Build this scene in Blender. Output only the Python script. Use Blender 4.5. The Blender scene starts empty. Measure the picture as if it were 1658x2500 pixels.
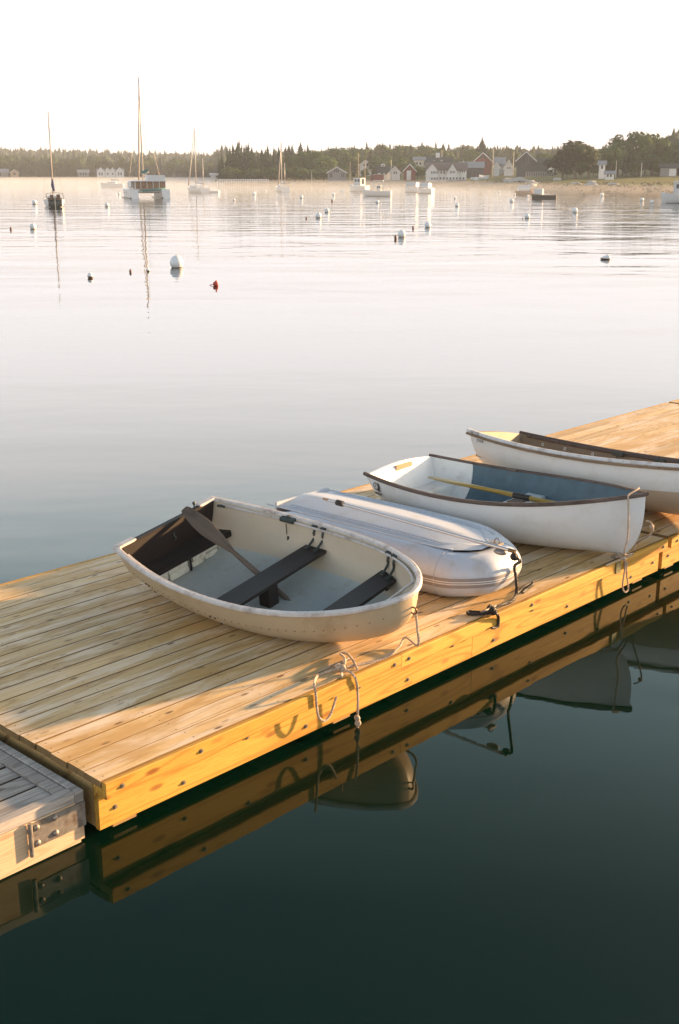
import bpy, math, random
import numpy as np
from mathutils import Vector, Matrix, Euler
random.seed(7); np.random.seed(7)
PI = math.pi
sc = bpy.context.scene
COL = sc.collection

# ------------------------------------------------------------------ camera
DECK = 0.35                      # deck level above the water (z = 0)
CAMZ = DECK + 2.95
F_PX, CX, CY, HOR = 2900.0, 829.0, 1250.0, 420.0
PITCH = math.atan((CY - HOR) / F_PX)
AZ = math.atan(2862 / 3016.0)    # camera heading measured from the dock axis (+X)
cam = bpy.data.cameras.new('camera')
cam.sensor_fit = 'VERTICAL'; cam.sensor_height = 36.0; cam.lens = F_PX / 2500.0 * 36.0
cam.clip_start = 0.05; cam.clip_end = 9000
camo = bpy.data.objects.new('camera', cam); COL.objects.link(camo)
camo.location = (0, 0, CAMZ)
camo.rotation_euler = (PI / 2 - PITCH, 0, AZ - PI / 2)
sc.camera = camo

# ------------------------------------------------------------------ light
SUN_EL = math.radians(9.3)
SUN_HD = AZ - math.radians(63.0)          # heading of the sun in the XY plane
sd = Vector((math.cos(SUN_HD) * math.cos(SUN_EL), math.sin(SUN_HD) * math.cos(SUN_EL), math.sin(SUN_EL)))
w = bpy.data.worlds.new('World'); sc.world = w; w.use_nodes = True
nt = w.node_tree; nt.nodes.clear()
out = nt.nodes.new('ShaderNodeOutputWorld'); bg = nt.nodes.new('ShaderNodeBackground')
sky = nt.nodes.new('ShaderNodeTexSky'); sky.sky_type = 'NISHITA'; sky.sun_disc = False
sky.sun_elevation = SUN_EL; sky.sun_rotation = PI / 2 - SUN_HD
sky.air_density = 0.7; sky.dust_density = 4.0; sky.ozone_density = 1.0; sky.altitude = 0
# a pale morning haze veils the sky, thickest at the horizon and the same all the way round
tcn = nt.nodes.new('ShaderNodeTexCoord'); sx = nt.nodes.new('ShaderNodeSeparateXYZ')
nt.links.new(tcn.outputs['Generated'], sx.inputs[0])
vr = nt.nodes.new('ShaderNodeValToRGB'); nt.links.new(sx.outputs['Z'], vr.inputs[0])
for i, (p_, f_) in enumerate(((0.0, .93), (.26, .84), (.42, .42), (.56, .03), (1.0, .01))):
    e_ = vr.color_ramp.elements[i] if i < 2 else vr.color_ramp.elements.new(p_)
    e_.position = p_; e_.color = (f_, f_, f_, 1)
mx = nt.nodes.new('ShaderNodeMix'); mx.data_type = 'RGBA'
SKYS = 0.06
hz = nt.nodes.new('ShaderNodeValToRGB'); nt.links.new(sx.outputs['Z'], hz.inputs[0])  # haze colour held dim at the horizon, brightened higher up to lift water reflections
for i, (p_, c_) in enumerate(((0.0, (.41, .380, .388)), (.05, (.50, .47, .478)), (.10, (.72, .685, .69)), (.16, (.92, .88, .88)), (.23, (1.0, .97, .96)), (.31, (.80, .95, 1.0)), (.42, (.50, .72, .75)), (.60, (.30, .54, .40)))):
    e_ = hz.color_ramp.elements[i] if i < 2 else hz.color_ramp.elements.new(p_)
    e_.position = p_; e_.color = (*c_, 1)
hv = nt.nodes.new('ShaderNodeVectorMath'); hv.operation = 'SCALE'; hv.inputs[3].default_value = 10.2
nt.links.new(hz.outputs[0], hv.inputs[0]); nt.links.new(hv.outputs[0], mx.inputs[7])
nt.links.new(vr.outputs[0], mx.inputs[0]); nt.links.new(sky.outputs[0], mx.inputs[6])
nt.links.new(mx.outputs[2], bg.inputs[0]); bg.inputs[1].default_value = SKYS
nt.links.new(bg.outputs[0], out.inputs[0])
sun = bpy.data.lights.new('sun', 'SUN'); sun.energy = 4.3; sun.angle = math.radians(1.5)
sun.color = (1.0, 0.62, 0.30)
so = bpy.data.objects.new('sun', sun); COL.objects.link(so)
so.rotation_euler = sd.to_track_quat('Z', 'Y').to_euler()
sc.view_settings.view_transform = 'Standard'; sc.view_settings.look = 'None'
sc.view_settings.exposure = 2.16; sc.view_settings.gamma = 1.0; sc.view_settings.use_curve_mapping = False
sc.render.engine = 'CYCLES'
sc.cycles.max_bounces = 8; sc.cycles.volume_bounces = 0

# ------------------------------------------------------------------ where things stand
CA, SA = math.cos(AZ), math.sin(AZ)
def ray(px, py):
    r = ((px - CX) / F_PX, 1.0, -(py - CY) / F_PX); c, s = math.cos(PITCH), math.sin(PITCH)
    R, Fw, U = r[0], r[1] * c + r[2] * s, -r[1] * s + r[2] * c
    return R * SA + Fw * CA, -R * CA + Fw * SA, U
def on(px, py, z=DECK):
    d = ray(px, py); t = (z - CAMZ) / d[2]; return (d[0] * t, d[1] * t, z)
def spot(px, dist, z=0.0):
    X = (px - CX) * dist / 3017.0; return (X * SA + dist * CA, -X * CA + dist * SA, z)
def elev(py, dist): return CAMZ - (py - HOR) * dist / 3138.0
def wdist(py): return CAMZ * 3138.0 / (py - HOR)
def bearing(px):
    d = ray(px, 430); return math.atan2(d[1], d[0])

# ------------------------------------------------------------------ mesh helpers
class MB:
    def __init__(s): s.v = []; s.f = []; s.m = []
    def add(s, vs, fs, mi=0):
        n = len(s.v); s.v += [tuple(map(float, p)) for p in vs]; s.f += [tuple(i + n for i in q) for q in fs]; s.m += [mi] * len(fs); return s
    def box(s, c, d, M=None, mi=0):
        x, y, z = d[0] / 2, d[1] / 2, d[2] / 2
        vs = [Vector((a * x, b * y, e * z)) for a in (-1, 1) for b in (-1, 1) for e in (-1, 1)]
        if M is not None: vs = [M @ p for p in vs]
        vs = [(p[0] + c[0], p[1] + c[1], p[2] + c[2]) for p in vs]
        return s.add(vs, [(0, 1, 3, 2), (4, 6, 7, 5), (0, 4, 5, 1), (2, 3, 7, 6), (0, 2, 6, 4), (1, 5, 7, 3)], mi)
    def cbox(s, c, d, ch=.005, M=None, mi=0):
        "box with chamfered long top and bottom edges (profile in yz, length along x)"
        x, y, z = d[0] / 2, d[1] / 2, d[2] / 2
        pr = [(-y, -z + ch), (-y + ch, -z), (y - ch, -z), (y, -z + ch), (y, z - ch), (y - ch, z), (-y + ch, z), (-y, z - ch)]
        vs = [Vector((-x, a, b)) for a, b in pr] + [Vector((x, a, b)) for a, b in pr]
        if M is not None: vs = [M @ p for p in vs]
        vs = [(p[0] + c[0], p[1] + c[1], p[2] + c[2]) for p in vs]
        fs = [(i, (i + 1) % 8, 8 + (i + 1) % 8, 8 + i) for i in range(8)] + [tuple(range(7, -1, -1)), tuple(range(8, 16))]
        return s.add(vs, fs, mi)
    def prism(s, pts, z0, z1, mi=0, M=None):
        n = len(pts); vs = [Vector((p[0], p[1], z0)) for p in pts] + [Vector((p[0], p[1], z1)) for p in pts]
        if M is not None: vs = [M @ p for p in vs]
        fs = [(i, (i + 1) % n, n + (i + 1) % n, n + i) for i in range(n)] + [tuple(range(n - 1, -1, -1)), tuple(range(n, 2 * n))]
        return s.add(vs, fs, mi)
    def tube(s, pts, r, n=8, cap=True, closed=False, mi=0, flat=1.0):
        P = [Vector(p) for p in pts]; m = len(P)
        if m < 2: return s
        R = r if hasattr(r, '__len__') else [r] * m
        up = Vector((0, 0, 1)); base = len(s.v); prev = None
        for i, p in enumerate(P):
            a = P[(i - 1) % m] if (i > 0 or closed) else P[i]; b = P[(i + 1) % m] if (i < m - 1 or closed) else P[i]
            t = (b - a)
            if t.length < 1e-9: t = Vector((1, 0, 0))
            t.normalize()
            if prev is None:
                e = up.cross(t)
                if e.length < .05: e = Vector((1, 0, 0)).cross(t)
            else:
                e = prev - t * prev.dot(t)
                if e.length < 1e-6: e = up.cross(t)
            e.normalize(); prev = e; g = t.cross(e)
            for k in range(n):
                an = 2 * PI * k / n + PI / n
                s.v.append(tuple(p + e * math.cos(an) * R[i] + g * math.sin(an) * R[i] * flat))
        for i in range(m if closed else m - 1):
            for k in range(n):
                a = base + i * n + k; b = base + i * n + (k + 1) % n
                j = (i + 1) % m; c = base + j * n + (k + 1) % n; d = base + j * n + k
                s.f.append((a, b, c, d)); s.m.append(mi)
        if cap and not closed:
            s.f.append(tuple(base + k for k in range(n))[::-1]); s.m.append(mi)
            s.f.append(tuple(base + (m - 1) * n + k for k in range(n))); s.m.append(mi)
        return s
    def ball(s, c, r, n=16, m=10, mi=0):
        rx, ry, rz = r if hasattr(r, '__len__') else (r, r, r); base = len(s.v)
        s.v.append((c[0], c[1], c[2] + rz))
        for i in range(1, m):
            t = PI * i / m
            for k in range(n):
                a = 2 * PI * k / n; s.v.append((c[0] + rx * math.sin(t) * math.cos(a), c[1] + ry * math.sin(t) * math.sin(a), c[2] + rz * math.cos(t)))
        s.v.append((c[0], c[1], c[2] - rz)); L = len(s.v) - 1
        for k in range(n):
            s.f.append((base, base + 1 + k, base + 1 + (k + 1) % n)); s.m.append(mi)
            s.f.append((L, base + 1 + (m - 2) * n + (k + 1) % n, base + 1 + (m - 2) * n + k)); s.m.append(mi)
        for i in range(m - 2):
            for k in range(n):
                a = base + 1 + i * n + k; b = base + 1 + i * n + (k + 1) % n
                s.f.append((a, a + n, b + n, b)); s.m.append(mi)
        return s
    def grid(s, G, mi=0, flip=False):
        "G: list of rows of points"
        base = len(s.v); r = len(G); c = len(G[0])
        for row in G: s.v += [tuple(map(float, p)) for p in row]
        for i in range(r - 1):
            for j in range(c - 1):
                q = (base + i * c + j, base + i * c + j + 1, base + (i + 1) * c + j + 1, base + (i + 1) * c + j)
                s.f.append(q[::-1] if flip else q); s.m.append(mi)
        return s
    def mesh(s, name, mats, smooth=False):
        me = bpy.data.meshes.new(name); me.from_pydata(s.v, [], s.f)
        for mt in (mats if isinstance(mats, (list, tuple)) else [mats]): me.materials.append(mt)
        if any(s.m): me.polygons.foreach_set('material_index', s.m)
        if smooth: me.polygons.foreach_set('use_smooth', [True] * len(s.f))
        me.update(); return me
    def build(s, name, mats, parent=None, smooth=False, sharp=None, **kw):
        o = bpy.data.objects.new(name, s.mesh(name, mats, smooth)); COL.objects.link(o); o.parent = parent
        if smooth and sharp is not None:
            o.data.set_sharp_from_angle(angle=math.radians(sharp))
        for k, v in kw.items(): o[k] = v
        return o
def tag(o, label, cat, group=None):
    o['label'] = label; o['category'] = cat
    if group: o['group'] = group
    return o
def thing(name, label, cat, loc=(0, 0, 0), rot=(0, 0, 0), group=None):
    o = bpy.data.objects.new(name, None); COL.objects.link(o); o.location = loc; o.rotation_euler = rot
    o.empty_display_size = .1
    return tag(o, label, cat, group)
def inst(name, me, parent=None, loc=(0, 0, 0), rot=(0, 0, 0), scale=(1, 1, 1)):
    o = bpy.data.objects.new(name, me); COL.objects.link(o); o.parent = parent; o.location = loc; o.rotation_euler = rot; o.scale = scale; return o
def tree_copy(src, loc, rz, scale, label, cat, group):
    r = src.copy(); COL.objects.link(r); r.location = loc; r.rotation_euler = (0, 0, rz); r.scale = scale
    tag(r, label, cat, group)
    for ch in src.children:
        c = ch.copy(); COL.objects.link(c); c.parent = r
    return r
def lerp(x, xs, ys): return float(np.interp(x, xs, ys))
def smooth_path(P, n=6, closed=False):
    P = [Vector(p) for p in P]; o = []; m = len(P)
    for i in range(m if closed else m - 1):
        p0 = P[(i - 1) % m] if (closed or i > 0) else P[0]; p1 = P[i]; p2 = P[(i + 1) % m]; p3 = P[(i + 2) % m] if (closed or i < m - 2) else P[-1]
        for k in range(n):
            t = k / n
            o.append(.5 * ((2 * p1) + (p2 - p0) * t + (2 * p0 - 5 * p1 + 4 * p2 - p3) * t * t + (3 * p1 - p0 - 3 * p2 + p3) * t ** 3))
    if not closed: o.append(P[-1])
    return o

# ------------------------------------------------------------------ materials
class N:
    def __init__(s, name):
        s.m = bpy.data.materials.new(name); s.m.use_nodes = True; s.t = s.m.node_tree; s.t.nodes.clear()
        s.o = s.n('ShaderNodeOutputMaterial'); s.b = s.n('ShaderNodeBsdfPrincipled'); s.l(s.b.outputs[0], s.o.inputs[0])
    def n(s, t, **k):
        x = s.t.nodes.new(t)
        for a, v in k.items(): setattr(x, a, v)
        return x
    def l(s, a, b): s.t.links.new(a, b)
    def mapping(s, src, scale, loc=None):
        q = s.n('ShaderNodeMapping'); q.inputs['Scale'].default_value = scale; s.l(src, q.inputs[0]); return q.outputs[0]
    def noise(s, vec, scale, detail=4, rough=.55, dist=0):
        q = s.n('ShaderNodeTexNoise'); q.inputs['Scale'].default_value = scale; q.inputs['Detail'].default_value = detail
        q.inputs['Roughness'].default_value = rough; q.inputs['Distortion'].default_value = dist; s.l(vec, q.inputs['Vector']); return q.outputs[0]
    def ramp(s, fac, stops):
        q = s.n('ShaderNodeValToRGB'); s.l(fac, q.inputs[0]); cr = q.color_ramp
        while len(cr.elements) > 1: cr.elements.remove(cr.elements[-1])
        for i, (p, c) in enumerate(stops):
            e = cr.elements[0] if i == 0 else cr.elements.new(p)
            e.position = p; e.color = (*c, 1) if hasattr(c, '__len__') else (c, c, c, 1)
        return q.outputs[0]
    def mix(s, fac, a, b, mode='MIX'):
        q = s.n('ShaderNodeMix', data_type='RGBA', blend_type=mode)
        for i, v in ((0, fac), (6, a), (7, b)):
            if hasattr(v, 'links'): s.l(v, q.inputs[i])
            else: q.inputs[i].default_value = v if i == 0 else (*v, 1)
        return q.outputs[2]
    def math(s, op, a, b=0.0):
        q = s.n('ShaderNodeMath', operation=op)
        for i, v in ((0, a), (1, b)):
            if hasattr(v, 'links'): s.l(v, q.inputs[i])
            else: q.inputs[i].default_value = v
        return q.outputs[0]
    def bump(s, h, strength, dist=.01):
        q = s.n('ShaderNodeBump'); q.inputs['Strength'].default_value = strength; q.inputs['Distance'].default_value = dist
        s.l(h, q.inputs['Height']); s.l(q.outputs[0], s.b.inputs['Normal']); return q
    def objvec(s, rnd=True):
        t = s.n('ShaderNodeTexCoord').outputs['Object']
        if not rnd: return t
        r = s.n('ShaderNodeObjectInfo').outputs['Random']; v = s.n('ShaderNodeVectorMath', operation='ADD')
        c = s.n('ShaderNodeCombineXYZ'); k = s.math('MULTIPLY', r, 61.0); s.l(k, c.inputs[0]); s.l(k, c.inputs[1]); s.l(k, c.inputs[2])
        s.l(t, v.inputs[0]); s.l(c.outputs[0], v.inputs[1]); return v.outputs[0]
    def world(s): return s.n('ShaderNodeNewGeometry').outputs['Position']
    def rand(s): return s.n('ShaderNodeObjectInfo').outputs['Random']

def plain(name, col, rough=.5, metal=0.0, var=.12, vs=6.0, bump=0.0, spec=.5, dirt=None, dscale=3.0):
    n = N(name); v = n.objvec()
    a = n.noise(v, vs, 5, .6); c = n.mix(n.ramp(a, [(.3, 0.0), (.7, 1.0)]), tuple(x * (1 - var) for x in col), tuple(min(1, x * (1 + var)) for x in col))
    if dirt is not None:
        d = n.ramp(n.noise(v, dscale, 8, .65), [(.5, 0.0), (.72, 1.0)]); c = n.mix(d, c, dirt)
    n.l(c, n.b.inputs['Base Color']); n.b.inputs['Roughness'].default_value = rough; n.b.inputs['Metallic'].default_value = metal
    n.b.inputs['Specular IOR Level'].default_value = spec
    if bump: n.bump(n.noise(v, vs * 12, 4, .6), bump, .004)
    return n.m

def wood(name, pale, mid, dark, knotc, patch=0.0, patchc=None, wet=None, grain=1.0, rough=.65, knots=.16, axis='X', tone=.22):
    n = N(name); v = n.objvec()
    sc_ = {'X': (.55, 9, 9), 'Y': (9, .55, 9), 'Z': (9, 9, .55)}[axis]
    g = n.mapping(v, sc_)
    warp = n.noise(g, .7, 2, .5)
    # growth rings: bands bent by slow noise
    wv = n.n('ShaderNodeTexNoise'); wv.inputs['Scale'].default_value = .55; wv.inputs['Detail'].default_value = 1.0; wv.inputs['Distortion'].default_value = .8
    n.l(g, wv.inputs['Vector'])
    rings = n.math('SINE', n.math('MULTIPLY', wv.outputs[0], 75.0))
    rings = n.ramp(rings, [(0.0, 0.0), (.55, .25), (1.0, 1.0)])
    fine = n.noise(n.mapping(v, tuple(x * 5 for x in sc_)), 3.0, 5, .7)
    base = n.mix(n.ramp(warp, [(.3, 0.0), (.7, 1.0)]), pale, mid)
    base = n.mix(n.math('MULTIPLY', rings, .38 * grain), base, dark)
    base = n.mix(n.ramp(fine, [(.45, 0.0), (.8, .45 * grain)]), base, dark)
    # tone differs plank by plank
    r = n.rand(); t2 = n.math('ADD', n.math('MULTIPLY', r, 2 * tone), 1 - tone)
    cc = n.n('ShaderNodeCombineXYZ')
    for i in range(3): n.l(t2, cc.inputs[i])
    base = n.mix(1.0, base, cc.outputs[0], 'MULTIPLY')
    if patchc is not None:
        p = n.noise(n.mapping(v, (.8, 4.5, 1)), 1.6, 8, .68, .5)
        base = n.mix(n.ramp(p, [(.46, 0.0), (.60, patch)]), base, patchc)
    if wet is not None:
        jit = n.n('ShaderNodeVectorMath', operation='ADD'); cj = n.n('ShaderNodeCombineXYZ'); n.l(n.math('MULTIPLY', n.rand(), .35), cj.inputs[0]); n.l(n.world(), jit.inputs[0]); n.l(cj.outputs[0], jit.inputs[1])
        p = n.noise(n.mapping(jit.outputs[0], (.8, 2.2, 1)), 1.2, 7, .66, .5)
        q = n.ramp(p, [(.50, 0.0), (.62, .75)]); base = n.mix(q, base, wet)
    # knots
    if knots > 0:
        vo = n.n('ShaderNodeTexVoronoi'); vo.inputs['Scale'].default_value = 1.0; vo.voronoi_dimensions = '2D'
        sv = n.n('ShaderNodeSeparateXYZ'); n.l(v, sv.inputs[0]); cv = n.n('ShaderNodeCombineXYZ')
        al, ac = ({'X': 0, 'Y': 1, 'Z': 2}[axis], [i_ for i_ in range(3) if i_ != {'X': 0, 'Y': 1, 'Z': 2}[axis]])
        n.l(n.math('MULTIPLY', sv.outputs[al], 2.6), cv.inputs[0]); n.l(n.math('MULTIPLY', n.math('ADD', sv.outputs[ac[0]], sv.outputs[ac[1]]), 7.5), cv.inputs[1])
        n.l(cv.outputs[0], vo.inputs['Vector'])
        k = n.ramp(vo.outputs['Distance'], [(0.0, 1.0), (knots * .55, .85), (knots, 0.0)])
        sepc = n.n('ShaderNodeSeparateColor'); n.l(vo.outputs['Color'], sepc.inputs[0])
        k = n.math('MULTIPLY', n.math('MULTIPLY', k, n.math('GREATER_THAN', sepc.outputs[0], .5)), n.math('ADD', n.math('MULTIPLY', sepc.outputs[1], .7), .3))
        base = n.mix(k, base, knotc)
    n.l(base, n.b.inputs['Base Color'])
    n.b.inputs['Roughness'].default_value = rough; n.b.inputs['Specular IOR Level'].default_value = .3
    n.bump(fine, .35 * grain, .003)
    return n.m

M = {}
M['deck'] = wood('new_deck_timber', (.68, .49, .26), (.58, .375, .155), (.28, .145, .045), (.12, .055, .02), patch=.8, patchc=(.72, .58, .43), wet=(.47, .265, .075), tone=.17, grain=1.2, knots=.10)
M['fascia'] = wood('new_fascia_timber', (.58, .335, .06), (.50, .26, .035), (.34, .14, .014), (.22, .07, .010), tone=.06, knots=.15, grain=1.7)
M['deckedge'] = wood('gap_shade_plank_edge', (.24, .15, .06), (.18, .105, .04), (.10, .055, .02), (.04, .02, .01), tone=.1, knots=0)  # shade of the plank gaps put into the colour of sides and chamfers
M['fasciad'] = wood('end_timber', (.40, .26, .10), (.32, .19, .07), (.2, .1, .03), (.12, .05, .015), tone=.06, knots=.2)
M['old'] = wood('weathered_grey_timber', (.42, .38, .34), (.30, .265, .235), (.11, .09, .075), (.10, .06, .04), tone=.14, grain=1.3, rough=.8)
M['oldside'] = wood('weathered_side_timber', (.60, .44, .29), (.52, .36, .22), (.33, .19, .09), (.3, .12, .05), tone=.05, grain=.8)
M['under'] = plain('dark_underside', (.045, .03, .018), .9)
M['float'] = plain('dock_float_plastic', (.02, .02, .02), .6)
M['galv'] = plain('galvanised_steel', (.30, .27, .24), .5, .7, .25, 30, .2, dirt=(.16, .10, .07), dscale=14)
M['bolt'] = plain('bolt_head_steel', (.22, .19, .16), .55, .6, .3, 40)
M['screw'] = plain('screw_hole', (.05, .03, .015), .9)
M['rope'] = plain('tan_rope_fibre', (.50, .38, .28), .8, 0, .25, 90, .6, dirt=(.22, .13, .08), dscale=60)
M['blackrope'] = plain('black_rope_fibre', (.018, .013, .010), .6, 0, .3, 90, .6)

# ------------------------------------------------------------------ water
def water_material():
    n = N('harbour_water'); n.b.inputs['Base Color'].default_value = (.0003, .0095, .0042, 1)
    n.b.inputs['Roughness'].default_value = .02; n.b.inputs['IOR'].default_value = 1.30
    P = n.world()
    # calm near the dock; faint wind ripples farther out, in bands
    rot = n.n('ShaderNodeMapping'); rot.inputs['Rotation'].default_value = (0, 0, -AZ); n.l(P, rot.inputs[0]); v = rot.outputs[0]
    a = n.noise(n.mapping(v, (1, .45, 1)), .55, 3, .5, .2)
    b = n.noise(n.mapping(v, (.5, .22, 1)), .35, 2, .5, .3)
    d = n.noise(n.mapping(v, (2.2, 1.1, 1)), 1.6, 3, .55)
    ln = n.n('ShaderNodeVectorMath', operation='LENGTH'); n.l(P, ln.inputs[0])
    far = n.n('ShaderNodeMapRange'); far.inputs[1].default_value = 12; far.inputs[2].default_value = 110
    far.inputs[3].default_value = .14; far.inputs[4].default_value = 1.0; n.l(ln.outputs['Value'], far.inputs[0])
    h = n.math('ADD', n.math('MULTIPLY', a, .065), n.math('MULTIPLY', b, .12))
    h = n.math('ADD', h, n.math('MULTIPLY', d, .005))
    h = n.math('MULTIPLY', h, far.outputs[0])
    q = n.n('ShaderNodeBump'); q.inputs['Strength'].default_value = 1.0; q.inputs['Distance'].default_value = 1.0
    n.l(h, q.inputs['Height']); n.l(q.outputs[0], n.b.inputs['Normal'])
    return n.m
wm = MB(); wm.add([(-6000, -6000, 0), (6000, -6000, 0), (6000, 6000, 0), (-6000, 6000, 0)], [(0, 1, 2, 3)])
wo = wm.build('water', water_material()); wo['kind'] = 'structure'

# ------------------------------------------------------------------ floating dock
V0 = 4.535
PW = .1495
def bolt_mesh():
    b = MB(); b.tube([(0, 0, 0), (0, -.003, 0)], .014, 12); b.tube([(0, -.003, 0), (0, -.011, 0)], .008, 6); return b.mesh('bolt', M['bolt'])
BOLT = bolt_mesh()
def dock_section(u0, u1, label, seed, cap_seams, fas_seams, bolts):
    rr = random.Random(seed); L = u1 - u0
    t = thing('dock_section', label, 'dock', (u0, V0, 0), group='floating dock sections')
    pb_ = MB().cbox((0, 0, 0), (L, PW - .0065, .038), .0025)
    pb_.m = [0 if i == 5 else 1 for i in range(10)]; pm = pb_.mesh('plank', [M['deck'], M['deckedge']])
    for i in range(20):
        o = inst('plank', pm, t, (L / 2 + rr.uniform(-.006, .006), .037 + PW * (i + .5), DECK - .019 + rr.uniform(-.0015, .0015)), (rr.uniform(-.006, .006), 0, rr.uniform(-.0004, .0004)))
    for side, y in ((0, 0), (1, .037 + PW * 20)):
        xs = [0] + (cap_seams if not side else [L * .5]) + [L]
        for a, b in zip(xs, xs[1:]):
            MB().cbox(((a + b) / 2, y + .0175, DECK - .0485), (b - a - .003, .035, .093), .006).build('cap_board', M['fascia'], t)
        yy = y + .0555 if not side else y - .0195
        MB().box((L / 2, yy, DECK - .068), (L - .002, .037, .052)).build('ledger', M['fascia'], t)
        y2 = y + .094 if not side else y - .059
        xs = [.0] + (fas_seams if not side else [L * .45]) + [L]
        for a, b in zip(xs, xs[1:]):
            MB().cbox(((a + b) / 2, y2, DECK - .171), (b - a - .004, .038, .256), .005).build('fascia_board', M['fascia'], t)
    for x in (.02, L - .02):
        MB().cbox((0, 0, 0), (2.82, .036, .25), .004, Matrix.Rotation(PI / 2, 4, 'Z')).build('end_board', M['fasciad'], t).location = (x, 1.53, DECK - .169)
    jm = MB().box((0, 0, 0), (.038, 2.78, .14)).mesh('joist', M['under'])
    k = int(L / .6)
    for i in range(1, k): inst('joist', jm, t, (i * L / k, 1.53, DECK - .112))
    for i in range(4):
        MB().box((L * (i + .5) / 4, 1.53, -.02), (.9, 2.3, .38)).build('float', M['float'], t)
    for x in (.17, L * .32, L - .3):
        MB().box((x, .115, DECK - .312), (.15, .04, .024)).build('blocking', M['fasciad'], t)
    sb = MB()
    for i in range(20):
        for j in range(0, k + 1):
            x = min(max(j * L / k, .03), L - .03)
            for dy in (-.04, .04):
                cx, cy = x + rr.uniform(-.01, .01), .037 + PW * (i + .5) + dy + rr.uniform(-.006, .006)
                n0 = len(sb.v); q = [(cx + .0045 * math.cos(a), cy + .0045 * math.sin(a), DECK + .0022) for a in [x_ * PI / 3 for x_ in range(6)]]
                sb.add(q, [tuple(range(6))])
    sb.build('screw', M['screw'], t, kind='stuff')
    for (x, zz, cap) in bolts:
        inst('bolt', BOLT, t, (x, 0 if cap else .075, DECK + zz))
    return t
bl = [(.10, -.05, 1), (.10, -.20, 0)] + [(.55 + .47 * i, (-.14 if i % 2 else -.24), 0) for i in range(11)] + [(2.21, -.045, 1), (2.35, -.045, 1), (3.72, -.05, 1), (5.62, -.05, 1), (5.6, -.2, 0), (.62, -.05, 1)]
dock_section(3.075, 8.775, 'fresh yellow timber dock section carrying the tan dinghy and the inflatable', 1, [2.28], [3.12], bl)
dock_section(8.835, 14.33, 'timber dock section behind the boats, its planks paler, at the right edge', 2, [2.6], [2.2], [(x, z, c) for x, z, c in bl if x < 5.4])
dock_section(14.40, 19.9, 'farthest timber dock section, only its near corner in view at right', 3, [2.7], [2.9], [])

# old grey section
t = thing('dock_section', 'old weathered grey dock section with a bolted steel plate at lower left', 'dock', (3.02, 4.655, 0), group='floating dock sections')
ZT = DECK - .05; LA = 6.0
MB().cbox((0, 0, 0), (3.05, .05, .09), .006, Matrix.Rotation(PI / 2, 4, 'Z')).build('end_rail', M['old'], t).location = (-.026, 1.525, ZT - .045)
MB().cbox((0, 0, 0), (2.99, .072, .05), .006, Matrix.Rotation(PI / 2, 4, 'Z')).build('end_rail', M['old'], t).location = (-.090, 1.56, ZT - .029)
MB().cbox((-LA / 2 - .054, .033, ZT - .03), (LA, .066, .06), .006).build('edge_rail', M['old'], t)
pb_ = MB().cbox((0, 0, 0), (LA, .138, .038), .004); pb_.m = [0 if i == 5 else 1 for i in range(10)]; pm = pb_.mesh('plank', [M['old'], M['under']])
for i in range(20):
    inst('plank', pm, t, (-LA / 2 - .13, .070 + .075 + i * .148, ZT - .034 + random.uniform(-.003, .002)), (random.uniform(-.012, .012), 0, random.uniform(-.0006, .0006)))
MB().cbox((-LA / 2 - .012, .02, ZT - .178), (LA - .04, .04, .232), .004).build('fascia_board', M['oldside'], t)
MB().box((-.0155, .034, ZT - .19), (.028, .045, .19)).build('corner_post', M['oldside'], t)
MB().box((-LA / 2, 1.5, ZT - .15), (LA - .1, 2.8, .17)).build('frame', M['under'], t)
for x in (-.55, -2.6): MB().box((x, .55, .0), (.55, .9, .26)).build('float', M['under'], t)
MB().box((-.37, .05, ZT - .315), (.36, .05, .045)).build('blocking', M['under'], t)
pl = MB(); pl.box((-.155, -.004, ZT - .135), (.30, .006, .135)); pl.box((-.001, .06, ZT - .135), (.006, .13, .135)); 
pl.build('hinge_plate', M['galv'], t)
MB().tube([(-.325, -.016, ZT - .235), (-.325, -.016, ZT - .055)], .012, 10).build('hinge_pin', M['galv'], t)
bm_ = MB().ball((0, 0, 0), (.017, .012, .017), 10, 8).mesh('bolt', M['galv'], True)
for x, z in ((-.285, -.095), (-.285, -.18), (-.18, -.085), (-.18, -.17)): inst('bolt', bm_, t, (x, -.010, ZT + z))
for x in (-1.0, -1.9, -2.9): inst('bolt', BOLT, t, (x, 0, ZT - .2))
hb = MB(); hb.box((.0, 0, 0), (.07, .10, .05)); hb.tube([(.03, -.06, .03), (.03, .06, .03)], .012, 8)
hb.build('hinge', plain('blue_black_hinge_steel', (.03, .045, .05), .4, .6), t).location = (.03, .22, ZT - .10)

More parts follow.
